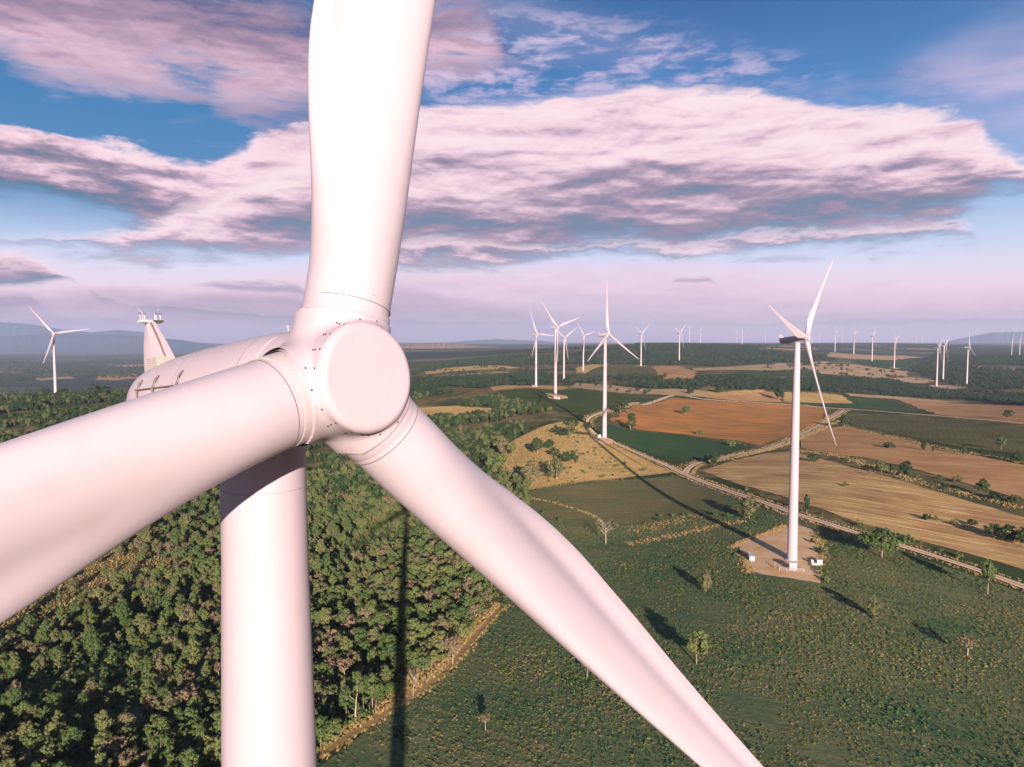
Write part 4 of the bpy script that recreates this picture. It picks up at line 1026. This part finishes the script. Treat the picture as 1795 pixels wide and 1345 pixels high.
FL = {'broad': 'rounded green tree crowded among others in the dense forest below the huge turbine', 'wide': 'spreading flat topped green tree in the dense forest below the huge turbine',
      'tall': 'tall tree rising above its neighbours in the dense forest below the huge turbine', 'olive': 'olive toned tree in the dense forest below the huge turbine',
      'slim': 'slim young tree between bigger ones in the dense forest below the huge turbine', 'dry': 'brownish half bare tree in the dense forest below the huge turbine'}
for i in np.nonzero(solo)[0]:
    k = typ[i]; make_tree(k, int(rng.integers(9)), fx[i], fy[i], fz[i], float(fs[i]), float(rng.uniform(0, 6.28)), FL[k], {'broad': 'rounded forest trees', 'wide': 'spreading forest trees', 'tall': 'tall forest trees', 'olive': 'olive forest trees', 'slim': 'slim forest trees', 'dry': 'dry forest trees'}[k])
r_ = ~solo
ids = np.array([rng.integers(*NB[k]) for k in typ[r_]])
ss = fs[r_][:, None]*np.ones(3)
scatter('forest', np.stack([fx, fy, fz-.1], -1)[r_], ids, ss, C_FOREST, 'dense mixed forest covering the hillside below the huge turbine', 'forest')
# understorey
ux, uy, uz, uu, uv, ud = sample_xy([p for p in FOREST_PX], 3.6, .5)
k = (ud < 520) & ~in_poly(uu, uv, [(-60, 1050), (40, 995), (160, 955), (300, 980), (335, 1005), (200, 1040), (120, 1095), (20, 1135), (-60, 1140)]) & ~in_poly(uu, uv, [(722, 716), (800, 712), (868, 716), (872, 724), (800, 738), (740, 730)])
C_BUSH = lib('bush_kinds', [KINDS['bush'][i][0] for i in range(3)]+[KINDS['darkbush'][0][0]])
k &= fbm2(ux, uy, .03, 41) < .55
n = int(k.sum())
scatter('forest_undergrowth', np.stack([ux, uy, uz-.1], -1)[k], rng.integers(0, 4, n), rng.uniform(.35, .8, n)[:, None]*np.ones(3), C_BUSH, 'low bushes filling the gaps between the forest trees', 'undergrowth')

# ---- woods in the middle and far distance
def wood(name, polys, spacing, lo, hi, label, thr=-9, seed=5, fs_=.012):
    P, S = [], []
    for px in polys:
        x, y, z, u, v, d = sample_xy(px, spacing, .5)
        k = fbm2(x, y, fs_, seed) > thr
        for bx, by in [T['xyz'][:2] for T in TURB]: k &= np.hypot(x-bx, y-by) > 22
        P.append(np.stack([x, y, z-.2], -1)[k]); s = rng.uniform(lo, hi, int(k.sum())); S.append(s)
    P = np.vstack(P); S = np.concatenate(S)
    scatter(name, P, rng.integers(0, 5, len(P)), np.stack([S*rng.uniform(.85, 1.2, len(S)), S*rng.uniform(.85, 1.2, len(S)), S], -1), C_FAR, label, 'wood')
wood('dark_wood', [[(715, 668), (800, 664), (930, 656), (1000, 666), (1006, 674), (940, 675), (866, 677), (800, 690), (715, 702)]], 8, .8, 1.25, 'dark belt of trees behind the round pad turbine and the green field', -.9)
wood('hill_wood', [[(722, 658), (760, 640), (860, 628), (1000, 613), (1130, 604), (1300, 604), (1330, 612), (1300, 640), (1250, 644), (1200, 640), (1120, 638), (1060, 640), (1000, 652), (930, 655), (880, 645), (800, 642)]], 14, .8, 1.6, 'wooded hill running along the horizon behind the turbines', -.35, 8, .006)
wood('tree_belt', [[(1000, 660), (1050, 660), (1110, 658), (1180, 668), (1250, 664), (1290, 682), (1210, 684), (1140, 682), (1080, 676), (1020, 676)]], 11, .7, 1.2, 'belt of dark trees below the striped hill field', -.05, 11, .02)
wood('thicket', [[(1220, 662), (1300, 664), (1370, 668), (1480, 662), (1560, 668), (1640, 686), (1720, 686), (1795, 694), (2000, 705), (2000, 722), (1795, 712), (1700, 702), (1560, 696), (1480, 690), (1400, 685), (1290, 684), (1230, 676)]], 8, .7, 1.15, 'dark thicket stretching across the plain behind the tall turbine', -.85, 13, .015)
wood('plain_wood', [[(1640, 620), (1720, 612), (1795, 612), (2000, 615), (2000, 690), (1795, 688), (1700, 684), (1640, 668), (1600, 650)]], 16, .9, 1.5, 'dark woodland on the plain at the right horizon', -.55, 17, .008)
wood('far_wood', [[(1300, 606), (1400, 604), (1500, 603), (1640, 603), (1795, 604), (2000, 606), (2000, 618), (1795, 616), (1640, 618), (1500, 614), (1400, 614), (1300, 612)], [(1300, 614), (1420, 620), (1470, 634), (1420, 644), (1300, 648), (1250, 645)]], 22, 1.0, 1.6, 'hazy strips of woodland near the horizon', -.15, 19, .004)
wood('scattered_trees', [[(745, 643), (890, 645), (890, 664), (745, 664)], [(1340, 640), (1600, 636), (1640, 665), (1600, 670), (1440, 664), (1340, 655)], [(1240, 684), (1100, 690), (1010, 676)]], 20, .6, 1.1, 'scattered dark trees dotting the pale clearings in the distance', .55, 23, .03)
wood('valley_wood', [[(-300, 640), (-300, 612), (0, 612), (300, 612), (520, 612), (520, 700), (0, 700), (-300, 700)]], 42, 1.2, 2.2, 'dark woods on the valley floor before the blue mountains', -.2, 29, .0022)

# ---- scrub along the field borders
BORDERS = [([(1404, 790), (1460, 800), (1540, 820), (1620, 846), (1700, 868), (1795, 894)], 5, .16), ([(1480, 746), (1560, 766), (1640, 785), (1795, 812)], 3, .12), ([(1240, 814), (1300, 802), (1392, 772), (1470, 736)], 2.5, .05),
           ([(1270, 776), (1330, 784)], 3, .2), ([(1100, 713), (1180, 697), (1250, 703), (1350, 708), (1448, 715)], 2, .04), ([(930, 862), (1060, 846), (1180, 834)], 2, .05), ([(935, 905), (1010, 927), (1130, 917), (1240, 897)], 3, .14),
           ([(1300, 905), (1250, 900), (1200, 912)], 4, .3), ([(1000, 684), (1130, 694)], 3, .06), ([(1500, 700), (1640, 728)], 3, .05), ([(1372, 688), (1478, 694)], 4, .06), ([(1140, 642), (1222, 652)], 5, .03), ([(1290, 858), (1400, 890), (1500, 922), (1600, 952), (1795, 1012)], 2, .05), ([(1440, 1030), (1436, 980), (1432, 935)], 1.5, .25)]
BP = []
for px, w, dn in BORDERS:
    Q = ribbon(px, 1)
    for a, b in zip(Q, Q[1:]):
        nr = Vector((-(b-a).y, (b-a).x)).normalized()
        for _ in range(int((b-a).length*dn+random.random())): q = a.lerp(b, random.random())+nr*random.gauss(0, w); BP.append((q.x, q.y, random.uniform(.25, .8)*random.uniform(.6, 1.2)))
x, y, z, u, v, d = sample_xy([(1030, 748), (1055, 775), (1105, 800), (1150, 825), (1060, 838), (935, 855), (880, 832), (866, 802), (908, 772), (960, 748), (1000, 740)], 8, .5)
kk = (rng.uniform(size=len(x)) < .5) & (fbm2(x, y, .03, 44) > -.3)
BP += [(a, b, float(rng.uniform(.2, .75))) for a, b in zip(x[kk], y[kk])]
BP = np.array(BP)
scatter('border_scrub', np.stack([BP[:, 0], BP[:, 1], ground(BP[:, 0], BP[:, 1])], -1), rng.integers(0, 4, len(BP)), BP[:, 2:3]*np.ones(3), C_BUSH, 'low green scrub growing along the field borders', 'scrub')

# ---- crop rows on the big dark field
CROP_PX = [(575, 1345), (640, 1290), (720, 1236), (800, 1165), (868, 1085), (905, 1000), (930, 910), (1010, 928), (1130, 918), (1240, 898), (1290, 885), (1370, 908), (1490, 947), (1600, 979), (1700, 1011), (1795, 1046), (1900, 1085), (1900, 1420), (560, 1420)]
x, y, z, u, v, d = sample_xy(CROP_PX, 1.42, .5)
pad = in_poly(u, v, [(1286, 948), (1330, 934), (1375, 922), (1440, 928), (1446, 1030), (1400, 1024), (1330, 1014), (1300, 1000)])
de = fbm2(x, y, .05, 31)+.5*fbm2(x, y, .2, 32)
k = ~pad & (de > -1.25)
x, y, z, d, de, u, v = [a[k] for a in (x, y, z, d, de, u, v)]
dry = (rng.uniform(size=len(x)) < .08+.14*(fbm2(x, y, .035, 33) > .7)) | (in_poly(u, v, [(1090, 935), (1180, 905), (1240, 900), (1300, 905), (1290, 930), (1200, 945), (1110, 960)]) & (rng.uniform(size=len(x)) < .30)) | (rng.uniform(size=len(x)) < .75*np.maximum(np.exp(-((u-1305)/50)**2*2-((v-1114)/20)**2*2), np.exp(-((u-1486)/38)**2*2-((v-1148)/18)**2*2)))
idx = np.where(dry, 4, rng.integers(0, 4, len(x)))
S = rng.uniform(.45, 1.05, len(x))*(1+.2*np.clip(de, -1, 1))
scatter('crop_plants', np.stack([x, y, z+.1], -1), idx, np.stack([S, S, S*rng.uniform(.45, .85, len(S))], -1), C_CROP, 'low leafy crop covering the big dark green field', 'crop')
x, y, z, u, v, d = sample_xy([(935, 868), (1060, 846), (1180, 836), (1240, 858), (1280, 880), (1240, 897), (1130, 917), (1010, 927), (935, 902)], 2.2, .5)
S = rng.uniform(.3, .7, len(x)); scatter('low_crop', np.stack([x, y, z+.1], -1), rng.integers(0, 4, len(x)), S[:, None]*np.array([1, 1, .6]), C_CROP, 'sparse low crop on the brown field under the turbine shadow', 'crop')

# ---- dry grass
GP = []
def strip(Q, w, dens_, side=(-1, 1), inner=3.0):
    for a, b in zip(Q, Q[1:]):
        L = (b-a).length; dd = (b-a)/max(L, 1e-6); nr = Vector((-dd.y, dd.x))
        for _ in range(int(L*dens_*2.2)):
            s = random.choice(side); q = a.lerp(b, random.random())+nr*s*(inner+abs(random.gauss(0, w))); GP.append((q.x, q.y))
strip(ROADPTS['main'], 1.3, 1.5, inner=4.0); strip(ROADPTS['fork'], 2.0, 1.6, inner=4.2); strip(ROADPTS['bend'], 2.0, 1.3, inner=3.0); strip(ROADPTS['lane'], 2.0, .8)
strip(ROADPTS['track'], 3.2, 6.0, side=(1,), inner=.8); strip(ROADPTS['track'], 1.0, 1.0, side=(-1,), inner=1.2)
def line_tufts(px, w, dn):
    Q = ribbon(px, 1); strip(Q, w, dn, inner=0.0)
line_tufts([(1278, 962), (1310, 948), (1345, 936), (1376, 922)], 1.0, 7)
line_tufts([(1302, 972), (1308, 988), (1315, 1006)], 1.2, 6)
line_tufts([(1432, 936), (1438, 960), (1442, 985)], 1.3, 4)
line_tufts([(1100, 955), (1180, 940), (1260, 922), (1300, 914)], 2.2, 3); line_tufts([(1110, 935), (1180, 915), (1240, 905)], 4.0, 2)
line_tufts([(880, 872), (960, 880), (1040, 905), (1052, 918)], .8, 1.5)
line_tufts([(1240, 812), (1300, 800), (1390, 775), (1470, 738)], 2.0, 2)
line_tufts([(1400, 790), (1470, 800), (1540, 822), (1620, 848), (1700, 868), (1795, 892)], 4.0, 2.5)
line_tufts([(1480, 748), (1560, 766), (1640, 784), (1795, 812)], 4.0, 1.6)
G = np.array(GP); gz = ground(G[:, 0], G[:, 1])
x, y, z, u, v, d = sample_xy([(1028, 745), (1050, 775), (1105, 800), (1172, 830), (1060, 841), (930, 859), (875, 835), (860, 800), (905, 770), (960, 745), (1000, 738)], 1.7, .5)
x2, y2, z2, u2, v2, d2 = sample_xy([(722, 716), (800, 712), (868, 716), (872, 724), (800, 738), (740, 730)], 4.0, .5)
x3, y3, z3, u3, v3, d3 = sample_xy([(-60, 1050), (40, 995), (160, 955), (300, 980), (335, 1005), (200, 1040), (120, 1095), (20, 1135), (-60, 1140)], 1.6, .5)
x4, y4, z4, u4, v4, d4 = sample_xy([p for p in FOREST_PX], 2.4, .5)
k4 = (d4 < 560) & (fbm2(x4, y4, .03, 41) > .45); x4, y4, z4 = x4[k4], y4[k4], z4[k4]
GX = np.concatenate([G[:, 0], x, x2, x3, x4]); GY = np.concatenate([G[:, 1], y, y2, y3, y4]); GZ = np.concatenate([gz, z, z2, z3, z4])
S = rng.uniform(.35, .95, len(GX)); S[len(G):] *= 1.0
scatter('dry_grass', np.stack([GX, GY, GZ], -1), rng.integers(0, 3, len(GX)), np.stack([S, S, S*rng.uniform(.6, 1.1, len(S))], -1), C_STRAW, 'golden dry grass along road edges, field borders and the open slope', 'grass')

# ---- single trees and bushes out in the fields: kind, base pixel, height in pixels, width factor, label
SINGLE = [
 ('wide', 1546, 978, 54, 1.35, 'large spreading dark green tree beside the road right of the fenced pad'),
 ('tall', 1731, 1043, 66, 1.0, 'tall two tier tree on the near side of the road at lower right'),
 ('olive', 1313, 910, 40, 1.2, 'olive leafed tree on the near side of the road left of the tall turbine'),
 ('column', 1414, 900, 32, 1.0, 'narrow cone shaped tree just right of the tall turbine tower'),
 ('slim', 1503, 922, 14, 1.2, 'small sapling on the roadside between the tower and the spreading tree'),
 ('bush', 1595, 953, 17, 1.0, 'leafy bush on the far roadside right of the large spreading tree'),
 ('bush', 1681, 978, 13, 1.0, 'small bush on the roadside verge left of the two tier tree'),
 ('broad', 1545, 832, 27, 1.0, 'loose crowned tree, left one of the trio on the stubble field border'),
 ('column', 1563, 828, 18, 1.0, 'little dark tree in the middle of the trio on the stubble field border'),
 ('dark', 1588, 838, 33, .8, 'dense dark tree, right and tallest of the trio on the stubble field border'),
 ('darkbush', 1427, 810, 15, 1.3, 'dark bush with a long shadow just right of the tall tower at mid height'),
 ('bush', 1480, 853, 8, 1.3, 'tiny lone bush in the middle of the stubble field'),
 ('slim', 1524, 834, 12, 1.2, 'small sapling left of the trio on the stubble field border'),
 ('bush', 1648, 841, 9, 1.2, 'left small round bush of three on the ploughed field edge'),
 ('bush', 1677, 846, 13, 1.2, 'right round bush on the ploughed field edge'),
 ('darkbush', 1656, 859, 11, 1.6, 'wide low bush just below the two round ones'),
 ('dark', 1722, 868, 30, .9, 'dark tree at the start of the hedge at right'),
 ('darkbush', 1745, 876, 15, 1.8, 'long low hedge bush right of the dark tree'),
 ('darkbush', 1775, 882, 15, 1.8, 'low hedge bush near the right edge'),
 ('darkbush', 1624, 913, 14, 1.1, 'round dark bush with a straw tuft beside it on the stubble'),
 ('bush', 1641, 913, 10, 1.0, 'smaller bush next to the round dark bush on the stubble'),
 ('bush', 1671, 921, 11, 1.1, 'bush beside a pale straw heap on the stubble'),
 ('darkbush', 1705, 922, 13, 1.3, 'low dark bush left of the shady clump on the stubble'),
 ('dark', 1742, 946, 30, 1.1, 'dark leafy tree, left one of the shady clump at the right edge'),
 ('dark', 1768, 952, 34, 1.2, 'dark leafy tree, middle one of the shady clump at the right edge'),
 ('dark', 1793, 960, 36, 1.2, 'dark leafy tree, last of the shady clump at the right edge'),
 ('olive', 1529, 1085, 45, .9, 'thin olive tree with half bare twigs standing in the crop field'),
 ('olive', 1238, 1038, 36, .8, 'bright green young tree in the crop below the fenced pad'),
 ('broad', 1221, 1166, 66, 1.05, 'leafy green tree beside the lower right blade'),
 ('dry', 1696, 1152, 42, 1.1, 'brownish thin tree in the crop at the lower right'),
 ('dry', 1029, 1188, 32, 1.0, 'dry brown shrub left of the lower right blade'),
 ('bare', 1062, 955, 54, 1.0, 'pale leafless tree standing alone in the dark field'),
 ('olive', 931, 853, 48, 1.1, 'greyish green tree at the bottom of the golden grass slope'),
 ('olive', 975, 842, 43, 1.0, 'tall olive tree right of the greyish one on the golden grass slope'),
 ('dark', 942, 794, 27, 1.2, 'round dense dark tree in the middle of the golden grass slope'),
 ('dark', 963, 787, 18, 1.1, 'smaller round dark tree touching the dense one on the golden slope'),
 ('broad', 898, 801, 28, .9, 'upright green tree on the left of the golden grass slope'),
 ('darkbush', 973, 800, 17, 1.1, 'dark bush below the round dark trees on the golden slope'),
 ('dark', 992, 812, 22, 1.2, 'dark tree beside the tall olive one on the golden slope'),
 ('darkbush', 1008, 807, 16, 1.0, 'round bush on the right of the golden slope'),
 ('olive', 1001, 765, 29, .9, 'pale olive tree at the top of the golden slope near the shadow'),
 ('darkbush', 973, 760, 14, 1.1, 'bush at the top of the golden slope beside a dark patch'),
 ('darkbush', 988, 764, 11, 1.5, 'low dark patch of shrub between the bush and the pale olive tree'),
 ('bush', 1031, 751, 12, .9, 'small bush at the bend of the dirt track'),
 ('column', 1105, 754, 34, 1.15, 'tall cone shaped dark tree on the edge of the orange field'),
 ('dark', 1087, 724, 23, 1.3, 'round dark tree behind the cone shaped one on the orange field'),
 ('slim', 1104, 727, 13, 1.3, 'little tree next to the round dark tree at the orange field corner'),
 ('wide', 1202, 728, 17, 1.0, 'lone tree with slim trunk in the middle of the orange field'),
 ('bush', 1227, 763, 11, 1.4, 'round bush on the lower edge of the orange field'),
 ('bush', 1283, 783, 13, 1.3, 'green bush at the right end of the dark green field'),
 ('dark', 1252, 816, 25, .9, 'dark tree at the road fork'),
 ('darkbush', 1237, 810, 12, 1.2, 'low bush left of the dark tree at the road fork'),
 ('dark', 1480, 750, 24, 1.0, 'round dark tree below the road junction'),
 ('darkbush', 1558, 786, 11, 2.0, 'low hedge bush on the ploughed field border, left end'),
 ('column', 1618, 790, 18, .9, 'slim dark tree in the ploughed field hedge, left one'),
 ('column', 1635, 793, 12, 1.0, 'short dark tree in the ploughed field hedge'),
 ('column', 1690, 798, 22, .9, 'pointed dark tree in the ploughed field hedge, taller'),
 ('column', 1720, 800, 15, 1.0, 'narrow dark tree in the ploughed field hedge near the right'),
 ('broad', 1755, 790, 26, 1.0, 'leafy tree on the olive field near the right edge'),
 ('dark', 1784, 812, 22, 1.2, 'dark tree at the right end of the ploughed field hedge'),
 ('dark', 1767, 735, 18, 1.1, 'single round dark tree on the brown field at far right'),
 ('dark', 1365, 702, 25, .9, 'dark tree at the corner of the reddish field left of the tall tower'),
 ('dark', 1131, 692, 10, 1.1, 'small round tree on the pale strip above the orange field'),
 ('dark', 1211, 692, 14, 1.3, 'round dark tree at the end of the tree belt, left one'),
 ('dark', 1262, 690, 15, 1.4, 'round dark tree at the end of the tree belt, right one'),
 ('dark', 1166, 662, 8, 1.2, 'tiny dark tree on the striped hill field'),
 ('dry', 794, 1166, 58, .8, 'reddish brown dry tree on the forest edge by the golden track'),
 ('bare', 724, 1222, 58, .6, 'thin pale leaning leafless tree on the forest edge'),
 ('pole', 622, 1266, 66, 1.0, 'tall pale bare trunk with level branches at the forest edge'),
 ('pole', 637, 1252, 30, .6, 'short pale dead trunk, left one of three in the forest edge row'),
 ('pole', 648, 1252, 26, .6, 'short pale dead trunk, middle one of three in the forest edge row'),
 ('pole', 659, 1252, 32, .6, 'short pale dead trunk, right one of three in the forest edge row'),
 ('dry', 851, 1282, 36, .9, 'pale dry bush standing in the crop right of the golden track'),
 ('bush', 868, 826, 34, 1.3, 'greyish leafy thicket bush at the left end of the golden slope'),
 ('olive', 880, 800, 40, 1.0, 'olive tree at the forest corner beside the golden slope'),
]
for i, (kd, u, v, hp, wf, lb) in enumerate(SINGLE):
    p = px_ground(u, v); dep = float(to_px(p)[2]); h = hp/F0*dep; H = KINDS[kd][0][2]; sz = h/H
    make_tree(kd, i, p[0], p[1], p[2], (sz*wf, sz), i*1.7, lb, name='bush' if 'bush' in lb or 'shrub' in lb else 'bare_tree' if kd in ('bare', 'pole') else 'field_tree', cat='bush' if 'bush' in lb or 'shrub' in lb else 'tree')

# ---- things on the pad of the tall turbine
def prop_site():
    T = [t for t in TURB if t['n'] == 0][0]; bx, by, bz = T['xyz']; root = T['obj']
    g0 = lambda u, v: px_ground(u, v)
    # concrete foot ring of the tower
    bm = bmesh.new(); bm_lathe(bm, [(3.1, 0), (3.1, .55), (2.95, .62), (2.15, .62)], 40); link('foundation', bm_mesh('foundation', bm, M_CONCRETE, True, 30), root)
    rz = -YAW
    # transformer kiosk in front of the tower
    p = g0(1393, 1001); yaw = R(-14)
    e = empty('transformer_kiosk', (p[0]-.3, p[1]+1.2, p[2]+.35), yaw); tag(e, 'boxy white transformer kiosk at the foot of the tall turbine', 'kiosk')
    bm = bmesh.new(); bm_box(bm, (0, 0, 1.45), (3.0, 2.4, 2.9), bev=.04); link('cabinet', bm_mesh('cabinet', bm, M_CABINET), e)
    bm = bmesh.new(); bm_box(bm, (0, 0, 3.0), (3.3, 2.7, .18), bev=.03); link('roof', bm_mesh('roof', bm, M_CABINET), e)
    for s in (-.72, .72):
        bm = bmesh.new(); bm_box(bm, (s, -1.215, 1.35), (1.3, .03, 2.4), bev=.01); d = link('door', bm_mesh('door', bm, M_PAINT), e)
        bm = bmesh.new(); bm_box(bm, (s*.25, -1.25, 1.3), (.06, .06, .3)); link('handle', bm_mesh('handle', bm, M_DARK), d)
    bm = bmesh.new(); bm_box(bm, (0, 0, -.1), (3.4, 2.8, .4), bev=.02); link('plinth', bm_mesh('plinth', bm, M_CONCRETE), e)
    # white railing round a service platform
    e = empty('safety_railing', (p[0]-2.0, p[1]+.6, p[2]+.30), yaw); tag(e, 'white safety railing round the platform at the foot of the tall turbine', 'railing')
    out = [(-5.2, 4.4), (-5.6, 1.5), (-4.2, -1.4), (-1.4, -2.2), (1.6, -2.3), (5.6, -1.8), (5.9, 1.2)]
    for q in range(len(out)):
        bm = bmesh.new(); bm_tube(bm, [(*out[q], -.35), (*out[q], 1.45)], .07, 8); link('post', bm_mesh('post', bm, M_CABINET, True, 40), e)
    for a, b in zip(out, out[1:]):
        for z in (.5, .95, 1.4):
            bm = bmesh.new(); bm_tube(bm, [(*a, z), (*b, z)], .06, 8); link('rail', bm_mesh('rail', bm, M_CABINET, True, 40), e)
    # long white container on the left, open crate on the right
    a, b = g0(1313, 972), g0(1320, 990); c = (a+b)/2; d = b-a; an = math.atan2(d[1], d[0])
    e = empty('storage_container', (c[0], c[1], c[2]+.45), an); tag(e, 'long narrow white container on the left side of the sandy pad', 'container')
    bm = bmesh.new(); bm_box(bm, (0, 0, .95), (7.4, 2.1, 1.9), bev=.05); link('box', bm_mesh('box', bm, M_CABINET), e)
    bm = bmesh.new(); bm_box(bm, (0, 0, 1.96), (7.6, 2.3, .12), bev=.03); link('lid', bm_mesh('lid', bm, M_CABINET), e)
    for s in (-2.6, 2.6):
        bm = bmesh.new(); bm_box(bm, (s, 0, -.1), (.3, 2.1, .26)); link('skid', bm_mesh('skid', bm, M_CONCRETE), e)
    c = g0(1431, 990)
    e = empty('equipment_crate', (c[0], c[1], c[2]+.36), R(-10)); tag(e, 'white open equipment crate on the right side of the sandy pad', 'crate')
    bm = bmesh.new(); bm_box(bm, (0, 0, .25), (4.6, 2.6, .5), bev=.04); link('base', bm_mesh('base', bm, M_CABINET), e)
    bm = bmesh.new(); bm_box(bm, (1.15, .1, 1.2), (2.2, 2.2, 1.5), bev=.05); link('housing', bm_mesh('housing', bm, M_CABINET), e)
    bm = bmesh.new(); bm_box(bm, (-1.7, .3, 1.1), (.9, 1.6, 1.2), bev=.05); link('cabinet', bm_mesh('cabinet', bm, M_CABINET), e)
    bm = bmesh.new(); bm_box(bm, (-.6, .3, .85), (1.1, 1.4, .6), bev=.03); link('machine', bm_mesh('machine', bm, M_DARK), e)
prop_site()
# small kiosks at the feet of other turbines
for n, lb in ((5, 'small white kiosk at the foot of the turbine where the dirt road starts'), (2, 'small white kiosk on the round pale pad'), (1, 'small white kiosk left of the turbine behind the green field')):
    x, y, z = [t for t in TURB if t['n'] == n][0]['xyz']
    px_, py_ = (x-5.5, y-3) if n != 2 else (x+4, y-4)
    e = empty('transformer_kiosk', (px_, py_, float(ground(px_, py_))+.4), R(20)); tag(e, lb, 'kiosk')
    bm = bmesh.new(); bm_box(bm, (0, 0, 1.2), (3.2, 2.2, 2.5), bev=.04); link('cabinet', bm_mesh('cabinet', bm, M_CABINET), e)
    bm = bmesh.new(); bm_box(bm, (0, 0, 2.52), (3.5, 2.5, .16), bev=.03); link('roof', bm_mesh('roof', bm, M_CONCRETE), e)
# ------------------------------------------------------------------ haze
def build_haze():
    m = bpy.data.materials.new('haze_air'); m.use_nodes = True; t = NT(m.node_tree)
    v = t.node('ShaderNodeVolumePrincipled'); v.inputs['Color'].default_value = (.60, .645, .86, 1); v.inputs['Density'].default_value = HAZE; v.inputs['Anisotropy'].default_value = 0.0
    o = t.node('ShaderNodeOutputMaterial'); t.l.new(v.outputs[0], o.inputs['Volume'])
    lo, hi = float(gZ.min())-6, 560.0
    bm = bmesh.new(); bm_box(bm, (0, 0, (lo+hi)/2), (46000, 46000, hi-lo))
    o = link('haze', bm_mesh('haze', bm, m)); tag(o, kind='stuff', label='pale lilac haze hanging over the far plain', cat='haze')
HAZE = 4.2e-5
build_haze()
